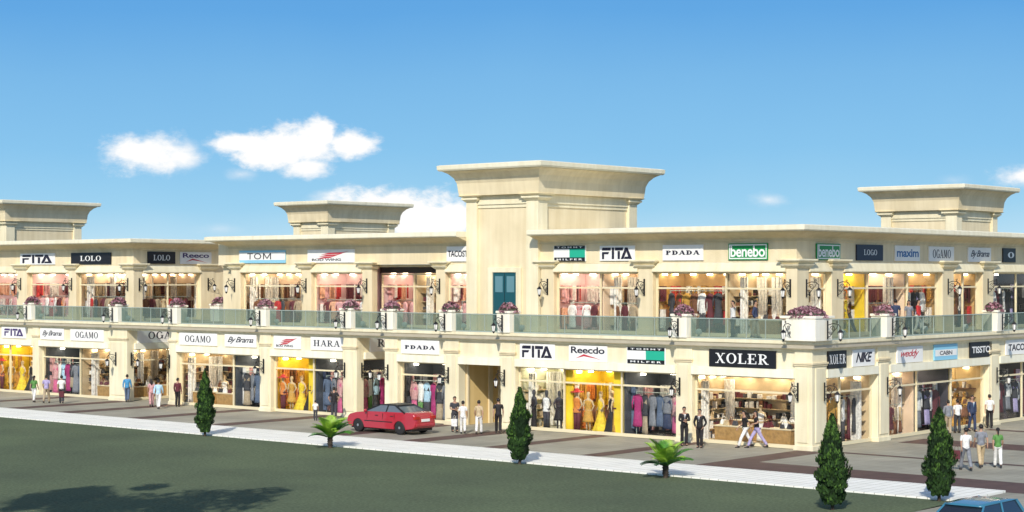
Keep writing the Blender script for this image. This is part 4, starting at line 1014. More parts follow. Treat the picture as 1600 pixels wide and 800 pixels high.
GF = 'behind the ground-floor window '
UW = 'behind the upper window '
gz = 0.05; uz = ZT + .045
for i, a in enumerate(((FG, -66, -64.6, gz, 'dark', GF + 'at the far left edge'), (FG, -64.3, -59.6, gz, 'yellow', GF + 'at the far left edge'), (FG, -58.4, -54.8, gz, 'dark', GF + 'left of the trio of walkers'),
        (FG, -54.3, -51.2, gz, 'beige', GF + 'beside the left corner pillar'), (AG, 1.0, 5.8, gz, 'beige', GF + 'inside the first passage'),
        (FG, -44.3, -39.9, gz, 'beige', GF + 'behind the first evergreen'), (FG, -39.4, -36.95, gz, 'dark', GF + 'right of the first evergreen'), (FG, -35.9, -32.9, gz, 'yellow', GF + 'under the red wing sign'),
        (FG, -32.5, -30.0, gz, 'dark', GF + 'left of the narrow gap'), (BG, .7, 4.2, gz, 'dark', GF + 'inside the narrow gap'), (FG, -25.7, -22.4, gz, 'dark', GF + 'behind the red car'), (FG, -17.2, -14.7, gz, 'pale', GF + 'right of the entrance'),
        (FG, -14.2, -11.1, gz, 'yellow', GF + 'under the red swoosh sign'), (FG, -10.6, -7.5, gz, 'dark', GF + 'under the flag-like sign'), (FG, -6.3, -1.1, gz, 'beige', GF + 'under the large black sign'),
        (SG, 3.1, 5.7, gz, 'brown', GF + 'just around the corner'), (SG, 7.3, 10.2, gz, 'peach', GF + 'under the red handwritten sign'), (SG, 10.7, 13.8, gz, 'night', GF + 'under the sky blue sign'), (SG, 14.3, 17.5, gz, 'gold', GF + 'under the last black sign'),
        (SG, 19.1, 24, gz, 'night', GF + 'at the right edge'),
        (FU, -66, -64.3, uz, 'pink', UW + 'at the far left edge'), (FU, -62.7, -58.4, uz, 'pink', UW + 'under the first stencil sign'), (FU, -57.2, -52.3, uz, 'peach', UW + 'at the left corner'), (AU, 3.0, 7.3, uz, 'peach', UW + 'inside the first passage'),
        (FU, -40.7, -35.7, uz, 'peach', UW + 'under the light blue sign'), (FU, -34.5, -30.8, uz, 'pink', UW + 'under the red wing sign'), (RU, -30.1, -28.0, uz, 'pink', 'at the left of the dark upper recess'), (RU, -27.4, -25.1, uz, 'beige', 'at the right of the dark upper recess'),
        (FU, -23.9, -22.6, uz, 'pink', UW + 'beside the tall tower'), (FU, -16.3, -13.9, uz, 'pink', UW + 'under the flag-like sign'), (FU, -13.5, -11.3, uz, 'peach', UW + 'right of the flag-like sign'), (FU, -10.0, -6.3, uz, 'brown', UW + 'left of the wide green sign'),
        (FU, -5.9, -2.7, uz, 'beige', UW + 'under the wide green sign'), (SU, 6.4, 8.9, uz, 'yellow', UW + 'under the navy sign'), (SU, 9.3, 13.0, uz, 'peach', UW + 'under the blue-lettered sign'), (SU, 13.4, 16.2, uz, 'night', UW + 'behind the trio on the terrace'),
        (SU, 17.8, 21.0, uz, 'brown', UW + 'under the side handwriting sign'), (SU, 22.6, 27, uz, 'night', UW + 'at the right edge'))):
    contents(*a, seed=i)

# ------------------------------------------------------------------ people
def skinned(verts, edges, radii, sub=2):
    me = bpy.data.meshes.new('skin_tmp'); me.from_pydata([tuple(v) for v in verts], edges, [])
    o = bpy.data.objects.new('skin_tmp', me); col.objects.link(o)
    sk = o.modifiers.new('s', 'SKIN'); sk.use_smooth_shade = True; sk.branch_smoothing = .3
    if not me.skin_vertices: 
        bm = bmesh.new(); bm.from_mesh(me); bm.verts.layers.skin.verify(); bm.to_mesh(me); bm.free()
    d = me.skin_vertices[0].data
    for i, r in enumerate(radii):
        d[i].radius = r if hasattr(r, '__len__') else (r, r); d[i].use_root = (i == 0)
    ss = o.modifiers.new('u', 'SUBSURF'); ss.levels = sub; ss.render_levels = sub
    dg = bpy.context.evaluated_depsgraph_get(); dg.update()
    m2 = bpy.data.meshes.new_from_object(o.evaluated_get(dg))
    v = [tuple(p.co) for p in m2.vertices]; f = [list(p.vertices) for p in m2.polygons]
    bpy.data.objects.remove(o); bpy.data.meshes.remove(me); bpy.data.meshes.remove(m2)
    return v, f
def person(p, face_dir, h, label, top, bottom, step=0.0, arms='swing', sleeve='short', hair='short', skin='skin', bottoms='trousers', jacket=None, group=None, female=False, lean=0.0, bag=None, head=0.0):
    """face_dir: heading in degrees (0 = +X); local front is -Y"""
    o = empty('person', p, R(face_dir) + PI / 2); tag(o, label, 'person', group or 'people strolling around the shops')
    s = h / 1.74; o.scale = (s, s, s)
    sw = .155 if female else .178
    sx = Vector((1, 0, 0))
    st = step
    J = {}
    drop = -.035 * abs(st) / .3
    J['pel'] = Vector((0, 0, .95 + drop)); J['wai'] = Vector((0, -.005 - lean * .3, 1.10 + drop)); J['che'] = Vector((0, -.01 - lean * .8, 1.28 + drop)); J['upc'] = Vector((0, .0 - lean, 1.42 + drop)); J['nec'] = Vector((0, .005 - lean * 1.1, 1.50 + drop))
    J['hd0'] = Vector((0, -.015 - lean * 1.2, 1.565 + drop)); J['hd1'] = Vector((0, -.015 - lean * 1.25, 1.645 + drop)); J['hd2'] = Vector((0, .0 - lean * 1.25, 1.715 + drop))
    for sg, n in ((1, 'L'), (-1, 'R')):
        k = st * sg
        J['hip' + n] = Vector((sg * .09, 0, .90 + drop)); J['kne' + n] = Vector((sg * .095, -k * .62 - .03, .50 + drop * .4 + (.03 if k < 0 else 0))); J['ank' + n] = Vector((sg * .095, -k * 1.25 + .02 if k >= 0 else -k * 1.3, .09 + (.07 if k < -.05 else 0)))
        J['toe' + n] = J['ank' + n] + Vector((0, -.15, -.06 if k >= -.05 else -.085))
        J['sho' + n] = Vector((sg * sw, .01 - lean, 1.405 + drop))
        a = -k if arms == 'swing' else 0
        if arms == 'fold': J['elb' + n] = Vector((sg * (sw + .06), -.04 - lean, 1.14 + drop)); J['wri' + n] = Vector((sg * .05, -.20 - lean, 1.14 + drop + .03 * sg))
        elif arms == 'pocket': J['elb' + n] = Vector((sg * (sw + .11), .06, 1.13 + drop)); J['wri' + n] = Vector((sg * (sw + .0), -.05, .93 + drop))
        elif arms == 'raise' and sg > 0: J['elb' + n] = Vector((sg * (sw + .13), -.10, 1.45)); J['wri' + n] = Vector((sg * (sw - .05), -.12, 1.62))
        elif arms == 'link' and sg > 0: J['elb' + n] = Vector((sg * (sw + .14), -.02, 1.18)); J['wri' + n] = Vector((sg * (sw + .10), -.22, 1.12))
        else: J['elb' + n] = Vector((sg * (sw + .055), -a * .32 + .02, 1.13 + drop)); J['wri' + n] = Vector((sg * (sw + .05), -a * .75 - .05, .89 + drop + abs(a) * .12))
        dv = (J['wri' + n] - J['elb' + n]).normalized(); J['han' + n] = J['wri' + n] + dv * .085; J['dv' + n] = dv
    fm = .93 if female else 1.0
    names = ['pel', 'wai', 'che', 'upc', 'nec', 'hd0', 'hd1', 'hd2']; rad = [(.145, .11), (.125 * fm, .092), (.152 * fm, .108), (.115, .085), (.052, .055), (.062, .07), (.076, .093), (.052, .06)]
    ed = [(i, i + 1) for i in range(7)]
    for n in 'LR':
        b = len(names); names += ['hip' + n, 'kne' + n, 'ank' + n, 'toe' + n, 'sho' + n, 'elb' + n, 'wri' + n, 'han' + n]
        rad += [(.085, .09), (.056, .058), (.038, .042), (.034, .03), (.056, .056), (.040, .040), (.027, .027), (.034, .022)]
        ed += [(0, b), (b, b + 1), (b + 1, b + 2), (b + 2, b + 3), (3, b + 4), (b + 4, b + 5), (b + 5, b + 6), (b + 6, b + 7)]
    v, f = skinned([J[n] for n in names], ed, rad)
    mb = MB(); mb.v = [Vector(q) for q in v]; mb.f = f; mb.m = [0] * len(f)
    hc = J['hd1']
    mb.rings([[(hc.x + r_ * math.cos(t), hc.y - y_, hc.z - .02 + z_ + r_ * math.sin(t)) for t in (2 * PI * i / 6 for i in range(6))] for r_, y_, z_ in ((.016, .085, -.005), (.014, .112, -.012), (.004, .118, -.01))])
    for sg in (-1, 1):
        mb.ball((hc.x + sg * .03, hc.y - .086, hc.z), .011, 6, 1)
        mb.ball((hc.x + sg * .078, hc.y + .005, hc.z - .012), .014, 6, 0, rz=.03, ry=.02)
    mb.add([(hc.x - .024, hc.y - .093, hc.z - .055), (hc.x + .024, hc.y - .093, hc.z - .055), (hc.x + .02, hc.y - .091, hc.z - .065), (hc.x - .02, hc.y - .091, hc.z - .065)], [(0, 1, 2, 3)], 2)
    for n, sg in (('L', 1), ('R', -1)):
        hd = J['han' + n]; dv = J['dv' + n]; side = dv.cross(sx).normalized() if abs(dv.dot(sx)) < .9 else Vector((0, 1, 0)); inn = side.cross(dv).normalized()
        for q, ln in ((-.024, .062), (-.008, .075), (.008, .070), (.024, .052)):
            a = hd + side * q; mb.tube([a - dv * .015, a + dv * ln * .5 + inn * .004, a + dv * ln * .85 - inn * sg * .02], [.0095, .0085, .006], 5)
        a = hd - side * .028 - dv * .03; mb.tube([a, a - side * .022 + dv * .03, a - side * .018 + dv * .055], [.011, .009, .006], 5)
    mb.build('body', [M[skin], M['eye'], fab('maroon')], o, smooth=True)
    # hair
    hb = MB(); rs = []
    for k in range(6):
        t = k / 5
        ph = PI * .5 * t
        rs.append([(hc.x + (.088 * math.cos(ph)) * math.cos(q), hc.y + .012 + (.105 * math.cos(ph)) * math.sin(q) * (1 if math.sin(q) > 0 else .86), hc.z + .025 - .045 * (1 - t) * max(0, math.sin(q)) + .03 * (1 - t) * max(0, -math.sin(q)) + .088 * math.sin(ph)) for q in (2 * PI * i / 14 for i in range(14))])
    hb.rings(rs)
    if hair == 'long':
        hb.rings([[(hc.x + rx * math.cos(q), hc.y + cy + ry * math.sin(q), hc.z + z) for q in (2 * PI * i / 12 for i in range(12))] for rx, ry, cy, z in ((.06, .03, .075, .05), (.088, .05, .065, -.02), (.09, .045, .07, -.12), (.075, .035, .085, -.22), (.03, .02, .09, -.27))])
    elif hair == 'pony':
        hb.tube([(hc.x, hc.y + .09, hc.z + .03), (hc.x, hc.y + .14, hc.z - .02), (hc.x, hc.y + .12, hc.z - .16), (hc.x, hc.y + .10, hc.z - .24)], [.03, .035, .03, .012], 8)
    else:
        hb.rings([[(hc.x + rx * math.cos(q), hc.y + cy + ry * math.sin(q), hc.z + z) for q in (2 * PI * i / 12 for i in range(12))] for rx, ry, cy, z in ((.07, .03, .06, .03), (.082, .045, .05, -.01), (.07, .035, .055, -.05), (.05, .02, .05, -.065))])
    hb.build('hair', M['hair'], o, smooth=True)
    # top
    V = [J['wai'] - Vector((0, 0, .26)), J['wai'] - Vector((0, 0, .10)), J['wai'], J['che'], J['upc'] + Vector((0, 0, .01)), J['nec'] - Vector((0, 0, .015))]; Rr = [(.170, .134), (.166, .130), (.150 * fm, .114), (.170 * fm, .124), (.130, .098), (.066, .068)]; E_ = [(0, 1), (1, 2), (2, 3), (3, 4), (4, 5)]
    for n in 'LR':
        b = len(V); sh, el, wr = J['sho' + n], J['elb' + n], J['wri' + n]
        end = el.lerp(sh, .25) if sleeve == 'short' else wr - (wr - el) * .05
        V += [sh]; Rr += [(.068, .068)]; E_ += [(4, b)]
        if sleeve == 'short': V += [end]; Rr += [(.058, .058)]; E_ += [(b, b + 1)]
        elif sleeve == 'long': V += [el, end]; Rr += [(.054, .054), (.042, .042)]; E_ += [(b, b + 1), (b + 1, b + 2)]
    v, f = skinned(V, E_, Rr); m2 = MB(); m2.v = [Vector(q) for q in v]; m2.f = f; m2.m = [0] * len(f)
    m2.build('jacket' if jacket else 'shirt', fab(top), o, smooth=True)
    if jacket: # shirt front and tie seen between the lapels
        q = J['upc']; c_ = J['che']
        MB().add([(q.x - .045, c_.y - .128, q.z + .0), (q.x + .045, c_.y - .128, q.z + .0), (q.x, c_.y - .135, c_.z - .10)], [(0, 1, 2)]).build('shirt_front', fab('white'), o)
        MB().box(q.x - .012, q.x + .012, c_.y - .142, c_.y - .137, c_.z - .06, q.z - .02).build('tie', fab(jacket), o)
    # bottoms
    if bottoms == 'skirt':
        MB().rings([[(rx * math.cos(q), ry * math.sin(q), z) for q in (2 * PI * i / 16 for i in range(16))] for rx, ry, z in ((.20, .17, .50), (.19, .16, .7), (.17, .135, .9), (.15, .12, 1.02))]).build('skirt', fab(bottom), o, smooth=True)
    else:
        V = [J['pel'] + Vector((0, 0, .08))]; Rr = [(.155, .120)]; E_ = []
        for n in 'LR':
            b = len(V); kn, an = J['kne' + n], J['ank' + n]
            if bottoms == 'shorts': V += [J['hip' + n], kn.lerp(J['hip' + n], .2)]; Rr += [(.105, .108), (.092, .092)]; E_ += [(0, b), (b, b + 1)]
            else: V += [J['hip' + n], kn, an + Vector((0, 0, -.02))]; Rr += [(.102, .105), (.078, .08), (.07, .075)]; E_ += [(0, b), (b, b + 1), (b + 1, b + 2)]
        v, f = skinned(V, E_, Rr); m3 = MB(); m3.v = [Vector(q) for q in v]; m3.f = f; m3.m = [0] * len(f)
        m3.build('trousers' if bottoms != 'shorts' else 'shorts', fab(bottom), o, smooth=True)
    for n in 'LR':
        a, t = J['ank' + n], J['toe' + n]
        d = (t - a); d.z = 0; z0 = min(a.z - .085, t.z - .03)
        MB().rings([[(a.x + dx * math.cos(q), a.y + y0 + (-.13 if math.sin(q) < 0 else .07) * abs(math.sin(q)) * yy, z0 + z) for q in (2 * PI * i / 12 for i in range(12))] for dx, y0, yy, z in ((.045, -.02, 1.15, .0), (.05, -.02, 1.2, .025), (.046, -.015, 1.0, .06), (.04, 0, .5, .10))]).build('shoe', M['shoe'], o, smooth=True)
    return o
def carry(pos, rz, c, label):
    o = empty('shopping_bag', pos, rz); tag(o, label, 'shopping bag')
    MB().frus((-.14, .14, -.06, .06), (-.16, .16, -.07, .07), 0, .36).build('bag_body', fab(c), o, bevel=.01)
    MB().tube([(-.07, 0, .355), (-.06, 0, .5), (0, 0, .54), (.06, 0, .5), (.07, 0, .355)], .008, 5).build('bag_handle', fab(c), o)
AW = 130.5            # heading away from the viewer
TO = -49.5            # heading towards the viewer
RT = 40.5             # across, to the right
LT = 220.5
# left trio
person((-52.9, -4.4, 0), AW - 10, 1.68, 'person with dark ponytail in olive top and white trousers, left of the trio', 'green', 'white', .22, female=True, hair='pony')
person((-51.75, -4.3, 0), AW, 1.76, 'person in lilac shirt and pale trousers, middle of the left trio', 'lilac', 'khaki', -.24)
person((-50.75, -3.9, 0), AW + 10, 1.76, 'person in white shirt carrying a maroon bag, rightmost of the left trio', 'white', 'charcoal', .26)
carry((-50.53, -4.05, .42), .6, 'maroon', 'maroon bag hanging from the hand of the white-shirted walker')
# passage group
person((-48.7, -.5, 0), AW, 1.74, 'person in bright blue top and jeans entering the first passage', 'blue', 'denim', .15, sleeve='long')
person((-44.4, -2.0, 0), AW + 20, 1.68, 'person in pale pink top and rose trousers behind the white-and-blue walker', 'rose', 'rose', -.15, female=True, hair='long')
person((-42.6, -2.9, 0), AW, 1.76, 'person in pale blue shirt with white trousers, striding near first passage', 'sky', 'white', .28, sleeve='long')
person((-43.3, -.9, 0), AW - 20, 1.72, 'person in dark maroon jacket and black trousers by the pillar', 'maroon', 'black', .0, sleeve='long')
# behind the red car
person((-29.3, -1.4, 0), AW, 1.78, 'person in black shirt and dark trousers at the narrow gap, back turned', 'black', 'charcoal', .06, arms='pocket')
person((-29.5, -2.6, 0), AW, 1.1, 'small child in white top with dark hair behind the front of the red car', 'white', 'charcoal', .05)
# entrance group
person((-19.0, -2.9, 0), TO + 20, 1.78, 'person in dark top over white shirt-tails, standing left in the entrance group', 'charcoal', 'charcoal', .05, arms='fold')
person((-17.8, -3.6, 0), AW, 1.66, 'person in white dress with a white shopping bag, entrance group', 'white', 'white', .14, bottoms='trousers', female=True)
carry((-18.15, -3.85, .38), .4, 'white', 'white shopping bag carried beside the white-dressed person at the entrance')
person((-17.1, -3.2, 0), AW - 8, 1.70, 'person in beige top and cream trousers walking in the entrance group', 'beige', 'white', -.18, female=True)
person((-16.6, -2.3, 0), AW, 1.78, 'person all in black at the right of the entrance group', 'black', 'black', .16)
# two men in suits
person((-5.9, -1.5, 0), TO + 8, 1.80, 'person in black suit and tie with hands clasped, left of the suited pair', 'black', 'black', .03, arms='fold', sleeve='long', jacket='grey', group='two people in dark suits')
person((-4.75, -1.9, 0), TO - 25, 1.78, 'person in black suit and tie, arms down, right of the suited pair', 'black', 'black', .04, arms='pocket', sleeve='long', jacket='charcoal', group='two people in dark suits')
# couple in front of the big window
person((-3.25, -.42, 0), RT - 170, 1.72, 'person in black top and white trousers strolling past the shoe shop window', 'black', 'white', .30, lean=.05)
person((-2.72, -.25, 0), RT - 175, 1.74, 'person in black top and pale grey trousers, arm out, right of the strolling couple', 'black', 'lilac', -.34, arms='link', lean=.05, hair='long', female=True)
# side shop front
person((.75, 11.7, 0), AW, 1.72, 'person in grey jacket looking into the side shop', 'grey', 'khaki', .05, sleeve='long')
person((.65, 12.9, 0), AW + 15, 1.68, 'person in white top at the side shop window, behind the evergreen', 'white', 'charcoal', .05)
person((.85, 14.1, 0), TO + 20, 1.84, 'person in long navy suit at the side shop doorway', 'navy', 'navy', .1, sleeve='long', jacket='blue')
person((.6, 16.6, 0), AW, 1.74, 'person in white shirt with dark bag near the gilded window', 'white', 'black', .05)
# trio at right
person((8.9, -2.86, 0), AW + 6, 1.76, 'person in white shirt, pale grey trousers, striding, left of the right-hand trio', 'white', 'grey', .27)
carry((8.58, -3.05, .45), .5, 'maroon', 'maroon bag at the side of the striding white-shirted walker')
person((8.9, -1.5, 0), AW, 1.80, 'person in slate blue shirt and beige trousers, middle of the right-hand trio', 'grey', 'beige', -.22)
person((9.45, -1.1, 0), AW - 8, 1.66, 'person in green top and white trousers, right of the right-hand trio', 'green', 'white', .2, hair='pony', female=True)
# terrace
person((-4.75, .85, ZT + .003), LT + 20, 1.76, 'person in white shirt with raised arm on the terrace under the green sign', 'white', 'charcoal', .1, arms='raise')
person((-3.75, 1.2, ZT + .003), RT - 20, 1.78, 'person in navy top on the terrace under the green sign', 'navy', 'khaki', .12, arms='pocket', sleeve='long')
person((-.75, 9.1, ZT + .003), AW, 1.78, 'person in navy shirt on the side terrace, left of the trio', 'navy', 'charcoal', .1)
person((-.5, 10.0, ZT + .003), TO, 1.72, 'person in grey top on the side terrace, middle of the trio', 'grey', 'black', .1, female=True, hair='long')
person((-.45, 10.9, ZT + .003), TO + 60, 1.76, 'person in red jacket on the side terrace, right of the trio', 'red', 'white', .12, sleeve='long')

# ------------------------------------------------------------------ evergreens, palms
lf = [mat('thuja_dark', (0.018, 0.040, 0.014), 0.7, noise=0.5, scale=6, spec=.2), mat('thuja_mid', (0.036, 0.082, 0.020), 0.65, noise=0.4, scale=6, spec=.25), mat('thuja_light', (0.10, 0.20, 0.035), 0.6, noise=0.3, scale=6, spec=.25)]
bark = mat('bark_brown', (0.07, 0.05, 0.035), 0.9, noise=0.4, scale=8, bump=0.6)
def evergreen(x, y, h, rm, seed, label):
    r = random.Random(seed)
    o = empty('evergreen_tree', (x, y, .01)); tag(o, label, 'tree', 'column-shaped evergreens along the lawn edge')
    t = MB(); t.tube([(0, 0, -.05), (.01, 0, .3), (0, .01, h * .5), (0, 0, h * .9)], [.07, .055, .035, .01], 8)
    for k in range(26):
        a = r.random() * 6.28; z = h * (.08 + .8 * k / 26); rr = rm * .7 * (1 - k / 30)
        t.tube([(0, 0, z), (rr * .5 * math.cos(a), rr * .5 * math.sin(a), z + .12), (rr * math.cos(a), rr * math.sin(a), z + .34)], [.018, .012, .004], 5)
    t.build('trunk', bark, o)
    def prof(u):
        if u < .36: return .56 + .44 * math.sin(PI / 2 * (u / .36))
        return max(0.03, (1 - ((u - .36) / .66) ** 1.45)) 
    lobes = [(r.random() * 6.28, .0 + .95 * r.random(), r.uniform(.16, .36), r.uniform(.10, .42)) for _ in range(80)]
    mb = MB(); z0 = h * .075
    for k in range(9000):
        u = r.random() ** 1.12; a = r.random() * 2 * PI
        q = prof(u)
        bump = 0
        for la, lu, lw_, lh in lobes:
            da = abs((a - la + PI) % (2 * PI) - PI)
            e = (da / (lw_ * 2.0)) ** 2 + ((u - lu) / (lw_ * .22)) ** 2
            if e < 1: bump = max(bump, lh * (1 - e))
        rad = rm * q * (.66 + bump) * (r.random() ** .28 * .6 + .42)
        z = z0 + (h - z0) * u + r.uniform(-.04, .04)
        p = Vector((rad * math.cos(a), rad * math.sin(a), z))
        up = Vector((math.cos(a) * .35 + r.uniform(-.35, .35), math.sin(a) * .35 + r.uniform(-.35, .35), 1)).normalized()
        sd = up.cross(Vector((math.cos(a + r.uniform(-1.2, 1.2)), math.sin(a), r.uniform(-.4, .4)))).normalized()
        L = r.uniform(.05, .13); W = L * r.uniform(.25, .5)
        depth = rad / max(.01, rm * q)
        mi = 0 if bump < .04 or r.random() < .30 else (2 if r.random() < max(0, .75 * u - .12) + .25 * bump else 1)  # leaf colours carry painted light: dark between lobes, paler towards the top
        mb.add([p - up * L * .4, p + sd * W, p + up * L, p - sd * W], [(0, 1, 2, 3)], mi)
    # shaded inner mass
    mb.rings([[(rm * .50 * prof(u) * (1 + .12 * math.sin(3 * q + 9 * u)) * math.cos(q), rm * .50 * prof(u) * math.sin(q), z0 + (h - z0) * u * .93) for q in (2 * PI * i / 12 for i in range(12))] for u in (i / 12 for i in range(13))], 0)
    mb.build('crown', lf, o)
evergreen(-26.54, -12.8, 3.15, .56, 1, 'slim column evergreen in the lawn, leftmost of the four')
evergreen(-6.33, -12.8, 3.15, .60, 2, 'column evergreen in front of the pale mannequin window')
evergreen(11.08, -17.1, 3.15, .64, 3, 'largest column evergreen in the foreground, in front of the corner')
evergreen(12.75, -12.7, 3.2, .64, 4, 'column evergreen at the kerb end, beside the right-hand trio')

pf = [mat('frond_green', (0.08, 0.26, 0.03), 0.5, noise=0.4, scale=5, spec=.4), mat('frond_light', (0.36, 0.58, 0.06), 0.5, noise=0.3, scale=5, spec=.4), mat('frond_dark', (0.02, 0.08, 0.02), 0.6, noise=0.3, scale=5)]
def palm(x, y, h, sp, seed, label):
    r = random.Random(seed)
    o = empty('palm_plant', (x, y, .012)); tag(o, label, 'palm', 'small palms along the lawn edge')
    t = MB(); t.lathe([(.10, -.04), (.09, .1), (.12, .2), (.10, .3), (.13, .4), (.08, .5)], n=10)
    for k in range(26):
        a = k * 2.4; z = .05 + .42 * k / 26
        t.tube([(.08 * math.cos(a), .08 * math.sin(a), z), (.14 * math.cos(a), .14 * math.sin(a), z + .05)], [.03, .012], 5)
    t.build('trunk', bark, o)
    mb = MB()
    for k in range(30):
        a = k * 2.399 + r.uniform(-.2, .2); el = r.uniform(.3, 1.3); L = sp * r.uniform(.8, 1.1)
        pts = []
        for i in range(14):
            q = i / 13
            e = el - 1.0 * q * q * (.6 + .5 * r.random() * .3)
            if not pts: pts.append(Vector((0, 0, .45)))
            else: pts.append(pts[-1] + Vector((math.cos(a) * math.cos(e), math.sin(a) * math.cos(e), math.sin(e))) * L / 13)
        mi = 1 if el > .55 and r.random() < .75 else (2 if el < .4 else 0)
        mb.tube(pts, [.016 - .012 * i / 13 for i in range(14)], 4, mi)
        for i in range(2, 14):
            d = (pts[i] - pts[i - 1]).normalized(); sd = d.cross(Vector((0, 0, 1))).normalized(); up = sd.cross(d)
            ll = L * .34 * math.sin(PI * (.12 + .8 * i / 13)) + .03
            for sg in (-1, 1):
                for off in (0, .5):
                    b = pts[i - 1].lerp(pts[i], off)
                    tip = b + (sd * sg * .8 + d * .65 + up * .22).normalized() * ll + Vector((0, 0, -.03))
                    mid = b.lerp(tip, .5) + up * .02
                    w = d * .016
                    mb.add([b - w, mid - w * 1.2, tip, mid + w * 1.2, b + w], [(0, 1, 2, 3, 4)], mi)
    mb.build('crown', pf, o)
palm(-17.5, -13.0, 1.4, 1.2, 5, 'small green palm in the lawn left of the red car')
palm(1.27, -13.0, 1.4, 1.2, 9, 'small green palm in front of the two suited people')

# tall broad tree outside the left of the frame, throws the dappled shade on the lawn
def broad_tree(x, y, h, rc, seed, label):
    r = random.Random(seed)
    o = empty('broadleaf_tree', (x, y, 0)); tag(o, label, 'tree')
    t = MB(); t.tube([(0, 0, -.1), (.1, 0, h * .3), (0, .2, h * .6), (.1, .1, h * .9)], [.35, .27, .2, .05], 10)
    for k in range(12):
        a = k * 2.4; z = h * (.5 + .03 * k)
        t.tube([(0, .1, z), (rc * .4 * math.cos(a), rc * .4 * math.sin(a), z + 1.0), (rc * .8 * math.cos(a), rc * .8 * math.sin(a), z + 1.5)], [.12, .08, .03], 6)
    t.build('trunk', bark, o)
    mb = MB(); cl = [(r.uniform(-1, 1) * rc, r.uniform(-.8, .8) * rc, h * r.uniform(.66, 1.0), r.uniform(.6, 1.35)) for _ in range(44)]
    for cx, cy, cz, cr in cl:
        for k in range(280):
            d = Vector((r.gauss(0, 1), r.gauss(0, 1), r.gauss(0, 1))).normalized() * cr * r.random() ** .4
            p = Vector((cx, cy, cz)) + d * Vector((1, 1, .6)).length / 1.54
            n = Vector((r.gauss(0, 1), r.gauss(0, 1), r.gauss(0, 1))).normalized(); u = n.orthogonal().normalized() * r.uniform(.12, .22); w = n.cross(u) * .6
            mb.add([p - u, p + w, p + u, p - w], [(0, 1, 2, 3)], 0 if r.random() < .5 else 1)
    mb.build('crown', lf[:2], o)
broad_tree(2.1, -50.4, 17.5, 4.1, 3, 'tall broadleaf tree by the lawn, its shadow dappling the grass')

